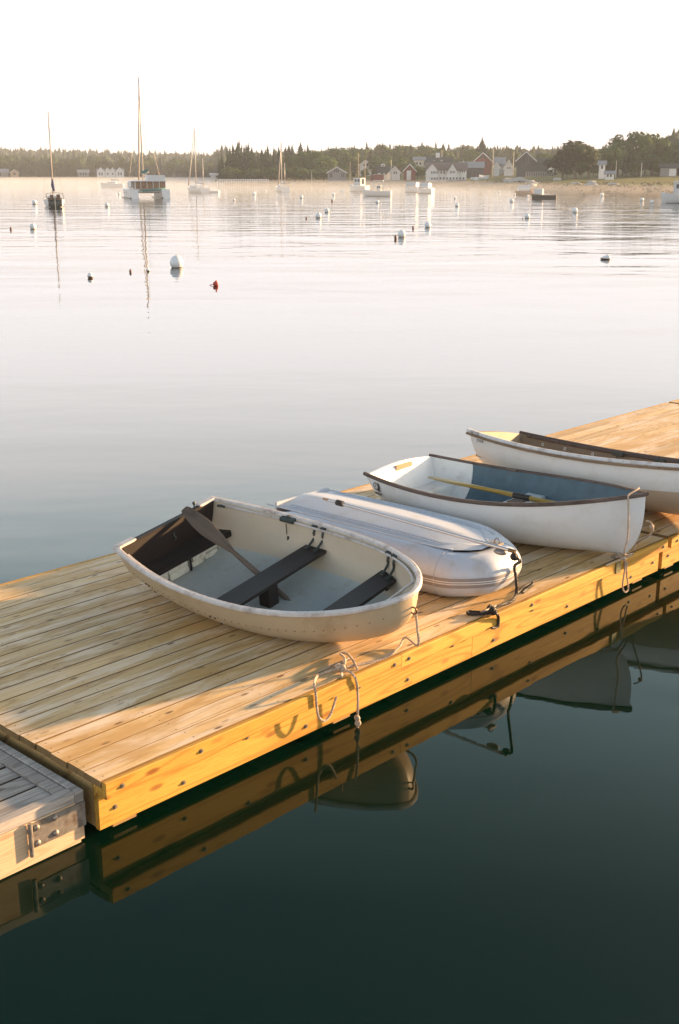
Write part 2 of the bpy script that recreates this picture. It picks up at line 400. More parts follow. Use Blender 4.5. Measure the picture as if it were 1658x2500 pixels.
# ------------------------------------------------------------------ boats on the dock
class Hull:
    def __init__(s, L, bt, B, sm, pw, q, z0, zm, z1, k0=.06, km=0.0, k1=.05, nm=3.2, ns=3.4, nb=2.0, rake=.2, rm=3.0, tr=.03, kx=.5, tap=.12, tapf=1.0):
        s.__dict__.update({k: v for k, v in locals().items() if k != 's'}); s.off = 0.0
    def half(s, t):
        if t < s.sm: return s.bt + (s.B - s.bt) * (1 - ((s.sm - t) / s.sm) ** 2)
        return s.B * max(0.0, 1 - ((t - s.sm) / (1 - s.sm)) ** s.pw) ** (1 / s.q)
    def sheer(s, t): return s.z0 * (1 - t) * (1 - 2 * t) + 4 * s.zm * t * (1 - t) + s.z1 * t * (2 * t - 1)
    def keel(s, t):
        a = s.off + s.km
        return a + (s.k0 * ((s.kx - t) / s.kx) ** 2 if t < s.kx else s.k1 * ((t - s.kx) / (1 - s.kx)) ** 2)
    def pt(s, t, a, inset=0.0, lift=0.0):
        e = abs(a); n = lerp(t, [0, .45, .8, 1], [s.ns, s.nm, (s.nm + s.nb) / 2, s.nb])
        ph = e * PI / 2; b = max(s.half(t) - inset, 0.0); zs = s.sheer(t); zk = s.keel(t) + lift
        y = b * math.sin(ph) ** (2 / n); z = zs - (zs - zk) * math.cos(ph) ** (2 / n) if e < 1 else zs
        y *= 1 - s.tap * (1 - t * s.tapf) * ((zs - z) / (zs - zk)) ** 1.0
        dep = (zs - z) / (zs - zk)
        x = t * s.L - s.rake * t ** 6 * dep ** s.rm + s.tr * (1 - t) ** 6 * dep
        return (x, math.copysign(y, a) if a else 0.0, z)
    def ts(s, n, t0=0.0, t1=1.0): return [t0 + (t1 - t0) * (1 - (1 - i / n) ** 1.9) for i in range(n + 1)]
    def outer(s, n=44, g=18, t0=0.0, t1=1.0, inset=0.0, lift=0.0):
        gs = [-1 + j / g for j in range(2 * g + 1)]
        gs = [math.copysign(abs(a) ** .9, a) for a in gs]
        return [[s.pt(t, a, inset, lift) for a in gs] for t in s.ts(n, t0, t1)]
    def settle(s, R):
        "raise the keel until the lowest hull point just touches the deck"
        lo, hi = -.05, .25
        for _ in range(24):
            s.off = (lo + hi) / 2
            m = min((R @ Vector(p)).z for row in s.outer(24, 10) for p in row)
            if m > 0: hi = s.off
            else: lo = s.off
        s.off = hi
def boat_empty(name, label, cat, u0, v0, yaw, roll, pit, group=None):
    return thing(name, label, cat, (u0, v0, DECK + .001), (roll, -pit, yaw), group)
def rot3(yaw, roll, pit): return Euler((roll, -pit, yaw), 'XYZ').to_matrix()
def rail_path(H, dy=0.0, dz=0.0, t0=0.0, t1=1.0, n=40, side=None):
    S = [Vector(H.pt(t, -1)) for t in H.ts(n, t0, t1)]; P = [Vector((p.x, -p.y, p.z)) for p in S]
    path = {'s': S, 'p': P, None: S + P[::-1][1:]}[side]
    return path
def rail(H, wdt, hgt, dout, dz, t0, t1, n=44, side=None, name='gunwale', mat=None, parent=None, end=True):
    "rectangular rail swept along the sheer; dout pushes it outboard"
    path = rail_path(H, t0=t0, t1=t1, n=n, side=side); m = len(path); b = MB(); ch = min(wdt, hgt) * .28
    w2, h2 = wdt / 2, hgt / 2
    pr = [(-w2, -h2 + ch), (-w2 + ch, -h2), (w2 - ch, -h2), (w2, -h2 + ch), (w2, h2 - ch), (w2 - ch, h2), (-w2 + ch, h2), (-w2, h2 - ch)]
    cen = Vector((H.L * .4, 0, 0))
    for i, p in enumerate(path):
        a = path[max(i - 1, 0)]; c = path[min(i + 1, m - 1)]; tg = c - a; tg.z = 0; tg.normalize()
        o = Vector((tg.y, -tg.x, 0))
        if side == 'p': o = -o
        p2 = p + o * dout
        for (q, z) in pr: b.v.append(tuple(p2 + o * q + Vector((0, 0, dz + z))))
    fs = []
    for i in range(m - 1):
        for k in range(8): fs.append((i * 8 + k, i * 8 + (k + 1) % 8, (i + 1) * 8 + (k + 1) % 8, (i + 1) * 8 + k))
    fs.append(tuple(range(7, -1, -1))); fs.append(tuple((m - 1) * 8 + k for k in range(8)))
    b.f += fs; b.m += [0] * len(fs)
    return b.build(name, mat, parent, True, 40)
def shell(H, parent, mats, thick=.016, bottom_z=None, name='hull', transom=True):
    b = MB(); O = H.outer(); b.grid(O)
    # transom: a fan of quads between the two halves of the first station
    r = O[0]; n = len(r)
    if transom:
        base = len(b.v); b.v += [tuple(p) for p in r]
        for j in range(n // 2): 
            q = (base + j, base + n - 1 - j, base + n - 2 - j, base + j + 1); q = q if j < n // 2 - 1 else q[:3]
            b.f.append(q if len(set(q)) == len(q) else q[:3]); b.m.append(0)
    if bottom_z is not None:
        for i, f in enumerate(b.f):
            c = sum(b.v[k][2] for k in f) / len(f); x = sum(b.v[k][0] for k in f) / len(f)
            if c < bottom_z(x): b.m[i] = 1
    return b.build(name, mats, parent, True, 50)
def liner(H, parent, mat, t0, t1, thick=.018, name='hull_interior', n=36, rim=True, floor=None):
    b = MB(); G = H.outer(n, 16, t0, t1, thick, thick)
    b.grid(G, flip=True)
    if floor is not None:
        for i, f in enumerate(b.f):
            j = i % 32
            if 8 <= j < 24: b.m[i] = 1
        mat = [mat, floor]
    if rim:
        T = H.ts(n, t0, t1)
        for sgn in (-1, 1):
            A = [H.pt(t, sgn) for t in T]; Bq = [H.pt(t, sgn, thick, thick) for t in T]
            b.grid([[p, q] for p, q in zip(A, Bq)], flip=(sgn > 0))
    return b.build(name, mat, parent, True, 50)

# --- tan dinghy
M['tan'] = plain('tan_gelcoat', (.48, .375, .245), .45, 0, .05, 5, .05, dirt=(.38, .285, .175), dscale=5)
M['tanin'] = plain('tan_interior_gelcoat', (.47, .39, .285), .55, 0, .06, 6, .05, dirt=(.42, .35, .27), dscale=6)
M['railwhite'] = plain('weathered_white_rub_rail', (.55, .51, .485), .5, 0, .12, 14, .25, dirt=(.27, .20, .165), dscale=11)
M['darkwood'] = wood('dark_stained_wood', (.034, .028, .025), (.022, .018, .016), (.016, .010, .008), (.02, .01, .01), tone=.1, knots=0, axis='Y', rough=.5)
M['redwood'] = wood('dark_brown_transom_wood', (.014, .008, .006), (.010, .006, .005), (.02, .01, .008), (.02, .01, .01), tone=.1, knots=0, axis='Y', rough=.5)
M['foam'] = plain('off_white_foam', (.66, .62, .52), .9, 0, .08, 30, .5, dirt=(.40, .33, .22), dscale=16)
M['bracket'] = plain('green_grey_bracket', (.045, .055, .05), .5, .3)
M['brass'] = plain('tarnished_brass', (.20, .12, .05), .4, .8)
M['oarwood'] = wood('worn_oar_wood', (.13, .10, .078), (.10, .075, .057), (.045, .032, .025), (.05, .03, .02), tone=.05, knots=0, rough=.7, grain=1.2)
M['oaryellow'] = wood('varnished_oar_wood', (.38, .25, .05), (.32, .20, .04), (.24, .13, .02), (.1, .05, .02), tone=.05, knots=0, rough=.35, grain=.8)
B1 = dict(u0=5.259, v0=6.717, yaw=-1.455, roll=.145, pit=-.04)
H1 = Hull(2.174, .496, .644, .397, 2.53, 1.6, .476, .408, .482, k0=.02, km=0, k1=.05, nm=4.2, ns=3.6, nb=2.4, rake=.20, rm=3.2, tr=.015, kx=.55, tap=.22, tapf=.5)
R1 = rot3(B1['yaw'], B1['roll'], B1['pit']); H1.settle(R1)
b1 = boat_empty('rowing_dinghy', 'tan rowing dinghy with white rim, dark thwarts and a worn oar, nearest the water corner', 'dinghy', **B1)
shell(H1, b1, [M['tan']]); M['greyfloor'] = plain('grey_painted_floor', (.37, .395, .37), .6, 0, .08, 8, .05, dirt=(.30, .29, .25), dscale=8)
liner(H1, b1, M['tanin'], .012, .985, floor=M['greyfloor'])
rail(H1, .042, .034, .004, .006, 0.0, .9999, name='gunwale', mat=M['railwhite'], parent=b1)
rail(H1, .012, .018, -.038, -.012, .05, .97, name='inner_rail', mat=M['railwhite'], parent=b1)
def station_pts(H, t, inset, lift, n=12):
    return [H.pt(t, -1 + j / n, inset, lift) for j in range(2 * n + 1)]
def cross_plate(H, t, x0, thick, zlo=-9, zhi=9, inset=.02, lift=.02, arch=0.0, name='transom', mat=None, parent=None):
    "a plate that fills the hull's cross section at station t between two heights"
    P = [(p[1], min(max(p[2], zlo), zhi), p[0]) for p in station_pts(H, t, inset, lift, 16)]
    n = len(P); b = MB(); top = []
    yl, yr = P[0][0], P[-1][0]
    if arch:
        for k in range(1, 12):
            y = yr + (yl - yr) * k / 12; top.append((y, P[-1][1] + arch * math.sin(PI * k / 12), P[-1][2]))
    ring = P + top
    vs = [(q[2] + x0, q[0], q[1]) for q in ring] + [(q[2] + x0 + thick, q[0], q[1]) for q in ring]; m = len(ring)
    fs = [tuple(range(m)), tuple(range(2 * m - 1, m - 1, -1))] + [(i, m + i, m + (i + 1) % m, (i + 1) % m) for i in range(m)]
    b.add(vs, fs); return b.build(name, mat, parent)
cross_plate(H1, .0, .020, .028, inset=.022, lift=.02, name='transom_board', mat=M['redwood'], parent=b1).location.z = .004
for s in (-1, 1):   # pale corner caps on the transom top
    MB().cbox((.016, s * .415, .487), (.05, .16, .024), .005, Matrix.Rotation(0, 4, 'Z')).build('corner_cap', M['railwhite'], b1)
MB().cbox((0, 0, 0), (.70, .045, .018), .004, Matrix.Rotation(PI / 2, 4, 'Z')).build('transom_cap', M['redwood'], b1).location = (.02, 0, .477)
def bench(H, x0, x1, z, th, mat, parent, name='thwart', margin=.02):
    b = MB(); pts = []
    def hw(x):
        t = min(x / H.L, .97)
        P = station_pts(H, t, .016, .016, 24); best = 0
        for p in P:
            if p[2] >= z - .02 and p[1] >= 0: best = p[1]; break
        ys = [p[1] for p in P if p[1] >= 0 and p[2] <= z + .001]
        return (max(ys) if ys else best) - margin
    a, c = hw(x0), hw(x1)
    b.prism([(x0, -a), (x1, -c), (x1, c), (x0, a)], z - th, z)
    return b.build(name, mat, parent), a, c
def hw_at(H, x, z):
    P = station_pts(H, min(x / H.L, .98), .018, .018, 32); best = 0
    for p, q in zip(P, P[1:]):
        if p[1] > 0 and q[1] > 0 and p[2] <= z <= q[2] and q[2] > p[2]:
            f = (z - p[2]) / (q[2] - p[2]); best = p[1] + (q[1] - p[1]) * f
    return best
bench(H1, .03, .205, .275, .02, M['darkwood'], b1, 'stern_seat', .0)
MB().box((.215, 0, .258), (.02, 2 * hw_at(H1, .215, .245) - .012, .036)).build('seat_edge', M['redwood'], b1)
thw, a_, c_ = bench(H1, .855, 1.045, .272, .024, M['darkwood'], b1, 'thwart', .01)
bench(H1, 1.60, 1.765, .295, .024, M['darkwood'], b1, 'thwart', .01)
MB().cbox((0, 0, 0), (.20, .10, .10), .004, Matrix.Rotation(PI / 2, 4, 'Y')).build('thwart_post', M['darkwood'], b1).location = (1.0, -.05, .155)
MB().cbox((0, 0, 0), (.20, .05, .02), .004, Matrix.Rotation(PI / 2, 4, 'Y')).build('thwart_knee', M['darkwood'], b1).location = (1.70, .40, .18)
def foam_piece(y0, y1, z0, z1, x0, x1, sd_):
    rr = random.Random(sd_); b = MB(); n = 4
    b.cbox(((x0 + x1) / 2, (y0 + y1) / 2, (z0 + z1) / 2), (x1 - x0, y1 - y0, z1 - z0), .008)
    b.v = [(x + rr.uniform(-.004, .004), y + rr.uniform(-.003, .003), z + rr.uniform(-.005, .005)) for x, y, z in b.v]
    return b.build('foam_block', M['foam'], b1, False)
k = 0
for (ya, yb) in ((-.40, -.20), (-.195, .0), (.055, .185), (.19, .33), (.335, .46), (.465, .535)):
    zb = H1.keel(.08) + .022 + .10 * (abs((ya + yb) / 2) / .5) ** 3; zm_ = zb + (.245 - zb) * .42
    lim = hw_at(H1, .17, (zb + .24) / 2) - .02; ya, yb = max(ya, -lim), min(yb, lim)
    foam_piece(ya, yb, zm_ + .002, .238, .06, .175 + .006 * (k % 3), k); foam_piece(ya + .002, yb - .002, zb, zm_, .06, .170 + .008 * ((k + 1) % 3), k + 50); k += 1
st = MB(); st.tube([(.186, .027, .262), (.188, .027, .18), (.182, .027, .075)], .008, 6); st.build('seat_strap', M['blackrope'], b1)
for xb, zt in ((.905, .272), (.985, .272), (1.645, .295), (1.715, .295)):
    for sg in (1, -1):
        yt = hw_at(H1, xb, .40); ys = hw_at(H1, xb, zt + .02)
        zz = H1.sheer(xb / H1.L)
        b = MB(); b.tube(smooth_path([(xb, sg * (yt - .006), zz - .02), (xb, sg * (yt - .022), zz - .05), (xb, sg * (yt - .020), zt + .05), (xb, sg * (ys - .055), zt + .008)], 5), .009, 8)
        b.box((xb, sg * (yt + .002), zz + .0), (.045, .035, .012)); b.box((xb, sg * (ys - .06), zt + .006), (.035, .05, .010))
        b.build('thwart_bracket', M['bracket'], b1, True, 40)
def u_lock(center, r, parent, name='oarlock', mat=None, M3=None):
    b = MB(); P = [Vector((r * math.cos(a), 0, r * math.sin(a))) for a in [math.radians(-225 + 15 * i) for i in range(19)]]
    P = [Vector((-r * .75, 0, r * 1.2))] + [Vector((r * math.cos(a), 0, r * math.sin(a))) for a in [math.radians(180 + 15 * i) for i in range(13)]] + [Vector((r * .75, 0, r * 1.2))]
    b.tube(P, .0085, 8); b.tube([(0, 0, -r), (0, 0, -r * 2.6)], .009, 8); b.ball((0, 0, -r), .011, 8, 6)
    if M3 is not None: b.v = [tuple(M3 @ Vector(p)) for p in b.v]
    b.v = [(p[0] + center[0], p[1] + center[1], p[2] + center[2]) for p in b.v]
    return b.build(name, mat or M['bracket'], parent, True, 40)
pad = MB(); xx = .668; yy = hw_at(H1, xx, .38); zz = H1.sheer(xx / H1.L)
pad.cbox((xx, yy - .005, zz - .004), (.12, .055, .035), .01); pad.tube([(xx, yy, zz + .01), (xx, yy, zz + .03)], .012, 8)
pad.build('oarlock_pad', M['bracket'], b1)
chn = MB()
for i in range(7):
    cz = zz - .03 - i * .013; q = [Vector((xx + (.004 * math.cos(a) if i % 2 else 0), yy - .03 + (0 if i % 2 else .004 * math.cos(a)), cz + .008 * math.sin(a))) for a in [k_ * PI / 4 for k_ in range(8)]]
    chn.tube(q, .0018, 4, closed=True)
chn.build('oarlock_chain', M['bracket'], b1)
u_lock((xx + .01, yy - .04, zz - .215), .036, b1, M3=Matrix.Rotation(PI, 3, 'Y') @ Matrix.Rotation(.1, 3, 'Y'))
cl = MB(); cl.tube([(.12, .44, .47), (.15, .44, .475), (.19, .45, .47)], .012, 6); cl.build('quarter_cleat', M['bracket'], b1)
cl = MB(); cl.tube(smooth_path([(.055, .02, .40), (.065, .01, .38), (.062, .03, .36), (.060, .02, .34)], 4), .006, 6); cl.build('transom_hook', M['bracket'], b1)
cl = MB(); cl.tube([(.01, .30, .48), (.01, .30, .515)], .007, 8); cl.ball((.01, .30, .52), .014, 10, 6); cl.build('stern_pin', M['bracket'], b1)
# rivets and drain holes on the hull side
rv = MB()
for i in range(34):
    t_ = .06 + .90 * i / 33
    for a in (-1,):
        p = H1.pt(t_, -.86); q = H1.pt(t_ + .004, -.86); p = Vector(p)
        rv.ball((p.x, p.y - .002, p.z), .0042, 6, 4)
rv.build('rivet', M['brass'], b1, kind='stuff')
ho = MB()
for (t_, a) in ((.125, -.83), (.142, -.83), (.145, -.68), (.432, -.83), (.452, -.83), (.457, -.68)):
    p = H1.pt(t_, a); ho.ball((p[0], p[1] - .001, p[2]), (.010, .004, .010), 8, 6)
ho.build('hull_hole', M['screw'], b1)
be = MB(); p = Vector(H1.pt(1, -.82)); 
be.tube([p + Vector((.012 + .024 * math.cos(a), 0, .024 * math.sin(a))) for a in [i * PI / 6 for i in range(12)]], .006, 6, closed=True); be.build('bow_eye', M['brass'], b1, True)
B1EYE = Matrix.Translation((B1['u0'], B1['v0'], DECK)) @ R1.to_4x4() @ (p + Vector((.03, 0, -.02)))

def oar(name, label, P0, P1, blade, bl_len, mat, roll=0.0, up=(0, 0, 1), collar=None, group=None):
    "blade tip at P0, handle end at P1 (world)"
    P0, P1 = Vector(P0), Vector(P1); d = (P1 - P0); L = d.length; x = d.normalized(); z = Vector(up); y = z.cross(x).normalized(); z = x.cross(y)
    R = Matrix((x, y, z)).transposed() @ Matrix.Rotation(roll, 3, 'X')
    o = thing(name, label, 'oar', P0, R.to_euler(), group)
    b = MB(); n = 22; rows = []
    for i in range(n + 1):
        s = i / n * bl_len; f = i / n
        hw_ = blade * (.55 + .45 * math.sin(min(f * 2.2, 1) * PI / 2)) * (1 - max(0, (f - .45) / .55) ** 1.3) + .016 * max(0, (f - .45) / .55) ** 1.3
        if i == 0: hw_ *= .8
        th = .004 + .014 * f
        rows.append([(s, hw_ * c, th * s_) for c, s_ in [(math.cos(a), math.sin(a)) for a in [k_ * PI / 6 for k_ in range(12)]]])
    base = len(b.v)
    for r in rows: b.v += r
    for i in range(n):
        for k_ in range(12): b.f.append((base + i * 12 + k_, base + i * 12 + (k_ + 1) % 12, base + (i + 1) * 12 + (k_ + 1) % 12, base + (i + 1) * 12 + k_)); b.m.append(0)
    b.f.append(tuple(range(11, -1, -1))); b.m.append(0)
    b.build('blade', mat, o, True, 50)
    h = MB(); h.tube([(bl_len - .01, 0, 0), (L * .6, 0, 0), (L - .12, 0, 0), (L - .11, 0, 0), (L, 0, 0)], [.0165, .021, .019, .014, .015], 12); h.build('shaft', mat, o, True, 50)
    if collar:
        c = MB(); c.tube([(collar - .08, 0, 0), (collar + .08, 0, 0)], .026, 12); c.build('collar', M['darkwood'], o, True, 50)
    return o
T1 = Matrix.Translation((B1['u0'], B1['v0'], DECK)) @ R1.to_4x4()
oar('oar', 'dark worn wooden oar leaning on the stern of the tan dinghy', T1 @ Vector((.02, .182, .525)), T1 @ Vector((1.17, .055, .062)), .062, .56, M['oarwood'], up=(-.55, -.62, .55))

# --- white dinghy with blue interior
M['white'] = plain('white_gelcoat', (.70, .69, .68), .35, 0, .03, 4, 0, dirt=(.60, .57, .53), dscale=4)
M['whitein'] = plain('white_liner', (.68, .68, .66), .4, 0, .04, 5, 0, dirt=(.50, .48, .42), dscale=7)
M['blue'] = plain('blue_painted_interior', (.065, .12, .155), .6, 0, .2, 9, .1, dirt=(.06, .10, .12), dscale=6)
M['wornrail'] = wood('weathered_brown_gunwale', (.17, .12, .10), (.11, .08, .065), (.04, .028, .022), (.04, .02, .02), tone=.05, knots=0, rough=.75, grain=1.2)
M['pad'] = wood('bare_wood_pad', (.40, .27, .17), (.34, .22, .13), (.35, .2, .1), (.3, .15, .06), tone=.03, knots=0, rough=.6, axis='Y')
M['logo'] = plain('dark_brown_decal', (.045, .022, .018), .5)
B3 = dict(u0=7.833, v0=6.711, yaw=-1.482, roll=-.022, pit=.012)
H3 = Hull(2.348, .488, .618, .415, 2.213, 1.0, .439, .396, .527, k0=.10, km=0, k1=.035, nm=2.5, ns=2.5, nb=1.75, rake=.14, rm=3.6, tr=.16, kx=.5)
R3 = rot3(B3['yaw'], B3['roll'], B3['pit']); H3.settle(R3)
b3 = boat_empty('rowing_dinghy', 'white dinghy with blue inside, brown gunwale and a yellow oar, third along the dock', 'dinghy', **B3)
shell(H3, b3, [M['white']])
TSPL = .185
liner(H3, b3, M['blue'], TSPL, .985, .018, 'hull_interior', 30)
liner(H3, b3, M['whitein'], .010, TSPL - .002, .0165, 'stern_compartment', 12)
for sd_ in ('s', 'p'):
    rail(H3, .034, .030, .008, .004, 0.0, 1.0, side=sd_, name='gunwale', mat=M['wornrail'], parent=b3)
cross_plate(H3, .0, .010, .022, inset=.010, lift=.01, arch=.035, name='transom', mat=M['white'], parent=b3)
# moulded stern seat with a curved bulkhead lip
b = MB(); rows = []
for x in [.03 + .27 * i / 8 for i in range(9)]:
    w_ = hw_at(H3, x, .23); rows.append([(x, y * w_, .235 + .03 * max(0, abs(y) - .75) * 4 * .25) for y in [-1 + 2 * j / 12 for j in range(13)]])
b.grid(rows)
rows = [[(x, y * (hw_at(H3, x, max(z, H3.keel(.12) + .06))), z) for y in [-1 + 2 * j / 12 for j in range(13)]] for x, z in ((.30, .235), (.318, .222), (.325, .19), (.33, .10), (.335, H3.keel(.14) + .02))]
b.grid(rows); b.build('stern_seat', M['whitein'], b3, True, 60)
cross_plate(H3, TSPL, -.012, .012, zlo=-9, zhi=H3.keel(TSPL) + .07, inset=.02, lift=.018, name='bulkhead', mat=M['whitein'], parent=b3)
MB().cbox((0, 0, 0), (.24, .10, .022), .006, Matrix.Rotation(PI / 2, 4, 'Z') @ Matrix.Rotation(PI / 2, 4, 'X')).build('motor_pad', M['pad'], b3).location = (.046, .015, .405)
bench(H3, 1.02, 1.20, .235, .03, M['whitein'], b3, 'thwart', .01)
MB().box((1.11, .22, .242), (.12, .20, .008)).build('thwart_stain', M['wornrail'], b3)
sp = MB(); xx = .814; yy = hw_at(H3, xx, .36); zz = H3.sheer(xx / H3.L)
sp.cbox((xx, yy + .012, zz + .012), (.10, .05, .018), .004); sp.box((xx - .02, yy - .0, zz - .10), (.012, .006, .16)); sp.build('oarlock_socket', M['wornrail'], b3)
# circular badge and the lettered strip under it on the near side of the stern
def on_hull(H, t0, z0, side, du, dz):
    "point on the outer skin near station x and height z, pushed 2 mm out"
    x, z = t0 + du, z0 + dz; P = station_pts(H, x / H.L, 0, 0, 40); y = 0
    for p, q in zip(P, P[1:]):
        if p[1] >= 0 and min(p[2], q[2]) <= z <= max(p[2], q[2]) and q[2] > p[2]: y = p[1] + (q[1] - p[1]) * (z - p[2]) / (q[2] - p[2])
    return (x, side * (y + .003), z)
def decal(H, shapes, cx, cz, side, name, mat, parent):
    b = MB()
    for ring in shapes:
        n0 = len(b.v); b.v += [on_hull(H, cx, cz, side, -side * 0 + u, v_) for u, v_ in ring[0]]
        for f in ring[1]: b.f.append(tuple(n0 + i for i in f)); b.m.append(0)
    return b.build(name, mat, parent)
def ringshape(r0, r1, n=24, a0=0, a1=2 * PI, cx=0, cz=0, sx=1.0):
    pts = []; 
    for i in range(n + 1):
        a = a0 + (a1 - a0) * i / n
        pts += [(cx + r0 * math.cos(a) * sx, cz + r0 * math.sin(a)), (cx + r1 * math.cos(a) * sx, cz + r1 * math.sin(a))]
    return pts, [(2 * i, 2 * i + 1, 2 * i + 3, 2 * i + 2) for i in range(n)]
poly = lambda P: (P, [tuple(range(len(P)))])
decal(H3, [ringshape(.026, .034, sx=.95), ringshape(.034, .052, 10, -1.15, .75, sx=.9),
           poly([(-.004, .0), (.004, .0), (.003, .018), (-.001, .018)]), poly([(-.014, -.008), (-.002, -.004), (-.003, .001), (-.014, -.003)]),
           poly([(.010, -.030), (.040, -.034), (.046, -.046), (.014, -.042)])], .128, .352, -1, 'round_badge', M['logo'], b3)
rr = random.Random(4); sh = []
for i in range(9):
    x0 = -.048 + i * .0105; sh.append(poly([(x0, -.006 + rr.uniform(-.003, .002)), (x0 + .0085, -.006 - .002), (x0 + .0085, .010 + rr.uniform(-.003, .003) - i * .0006), (x0, .011 - i * .0006)]))
sh.append(poly([(-.045, -.014), (.03, -.018), (.03, -.012), (-.045, -.009)]))
decal(H3, sh, .140, .285, -1, 'lettered_strip', M['logo'], b3)
T3 = Matrix.Translation((B3['u0'], B3['v0'], DECK)) @ R3.to_4x4()
oar('oar', 'varnished yellow oar lying inside the blue and white dinghy', T3 @ Vector((.25, .12, .34)), T3 @ Vector((1.78, .03, .315)), .055, .62, M['oaryellow'], up=(0, 0, 1), collar=.98)

# --- white dinghy at the back
M['canvas'] = plain('white_canvas_gunwale_guard', (.62, .61, .62), .7, 0, .1, 14, .3, dirt=(.25, .21, .18), dscale=12)
M['stripwood'] = wood('dark_rub_strip', (.26, .17, .10), (.18, .12, .07), (.06, .035, .02), (.05, .03, .02), tone=.05, knots=0, rough=.6)
M['ply'] = plain('tan_ply_interior', (.19, .135, .085), .6, 0, .15, 9, .1, dirt=(.22, .17, .09), dscale=6)
M['lowerhull'] = plain('pinkish_tan_lower_hull', (.50, .38, .28), .6, 0, .08, 5, .05)  # pinkish tan tone for the hull below a line rising to the bow
B4 = dict(u0=9.422, v0=6.870, yaw=-1.606, roll=-.174, pit=.018)
H4 = Hull(2.96, .407, .665, .505, 1.96, 1.0, .456, .414, .531, k0=.10, km=0, k1=.05, nm=2.5, ns=2.4, nb=1.75, rake=.2, rm=2.6, tr=.10, kx=.5)
R4 = rot3(B4['yaw'], B4['roll'], B4['pit']); H4.settle(R4)
b4 = boat_empty('rowing_dinghy', 'white dinghy with brown-edged gunwale and short black lettering, cut off by the right edge', 'dinghy', **B4)
shell(H4, b4, [M['white'], M['lowerhull']], bottom_z=lambda x: .175 + .16 * (x - 1.6) / 1.4 if x > 1.2 else .10)
liner(H4, b4, M['ply'], .012, .985)
cross_plate(H4, .0, .010, .022, inset=.010, lift=.01, arch=.012, name='transom', mat=M['ply'], parent=b4)
for sd_ in ('s', 'p'):
    rail(H4, .040, .034, .014, .010, 0.0, 1.0, side=sd_, name='gunwale', mat=M['canvas'] if sd_ == 's' else M['wornrail'], parent=b4)
    rail(H4, .018, .022, .030, -.018, 0.0, 1.0, side=sd_, name='rub_strip', mat=M['stripwood'], parent=b4)
    rail(H4, .022, .030, -.026, -.004, 0.03, .95, side=sd_, name='inwale', mat=M['wornrail'], parent=b4)
for xg in (.27, .50, .79, 1.34, 1.62, 1.9):
    y = hw_at(H4, xg, .39); g = MB(); g.tube([(xg + .013 * math.cos(a), y - .010, H4.sheer(xg / H4.L) - .055 + .013 * math.sin(a)) for a in [i * PI / 5 for i in range(10)]], .0045, 6, closed=True)
    g.build('grommet', M['canvas'], b4, True)
for xg in (1.06, 1.5):
    y = hw_at(H4, xg, .39); zz = H4.sheer(xg / H4.L); g = MB(); g.cbox((xg, y - .02, zz - .012), (.12, .03, .035), .006); g.tube([(xg, y - .035, zz + .03), (xg, y - .035, zz - .07)], .006, 6)
    g.build('oarlock_socket', M['bracket'], b4)
bench(H4, .04, .33, .24, .02, M['ply'], b4, 'stern_seat', .0)
bench(H4, 1.35, 1.56, .27, .02, M['ply'], b4, 'thwart', .0)
tc = bpy.data.curves.new('lettering', 'FONT'); tc.body = 'DYER'; tc.size = .040; tc.extrude = .0008; tc.space_character = 1.2; tc.align_x = 'CENTER'
tob = bpy.data.objects.new('tmp', tc); COL.objects.link(tob)
dg = bpy.context.evaluated_depsgraph_get(); tme = bpy.data.meshes.new_from_object(tob.evaluated_get(dg)); bpy.data.objects.remove(tob)
for v_ in tme.vertices:
    u_, z_ = v_.co.x, v_.co.y; q = on_hull(H4, .185, .372, -1, u_, z_); v_.co = Vector((q[0], q[1] - .001 - v_.co.z, q[2]))
tme.materials.clear(); tme.materials.append(M['logo'])
inst('lettering', tme, b4)

# --- overturned inflatable
M['pvc'] = plain('grey_inflatable_fabric', (.47, .51, .58), .42, 0, .04, 5, .04, dirt=(.40, .38, .37), dscale=5)
M['pvcfloor'] = plain('grey_inflatable_floor', (.41, .44, .50), .5, 0, .06, 5, .08, dirt=(.34, .34, .35), dscale=5)
M['pvcstripe'] = plain('grey_brown_stripe', (.27, .235, .225), .5, 0, .05, 5); M['pvcline'] = plain('white_pinstripe', (.7, .69, .68), .5, 0, .03, 5)
M['alu'] = plain('aluminium_tube', (.55, .54, .54), .35, .8, .05, 5)
b2 = thing('inflatable_dinghy', 'pale grey inflatable dinghy lying upside down between the tan and the white dinghies', 'inflatable boat', (6.70, 6.75, DECK), (0, 0, -PI / 2 + .02))
# local: x forward (towards the open water), y port(+u)
TR = .174
cl_ = [(-.02, -.36), (.2, -.355), (.9, -.345), (1.66, -.335), (1.79, -.305), (1.895, -.195), (1.92, -.12), (1.905, .05), (1.84, .16), (1.62, .295), (1.42, .35), (.9, .365), (.2, .34), (-.02, .33)]
cp = smooth_path([(x, y, TR) for x, y in cl_], 5)
b2corner = 1
rad = []
for p in cp: rad.append(TR * (1.0 - .10 * max(0, min(1, (p.x - 1.5) / .4)) if p.x > .2 else .6 + .4 * max(0, (p.x + .02) / .22) ** .6))
tb = MB(); tb.tube(cp, rad, 28); 
b2t = tb.build('tube', M['pvc'], b2, True, 60)
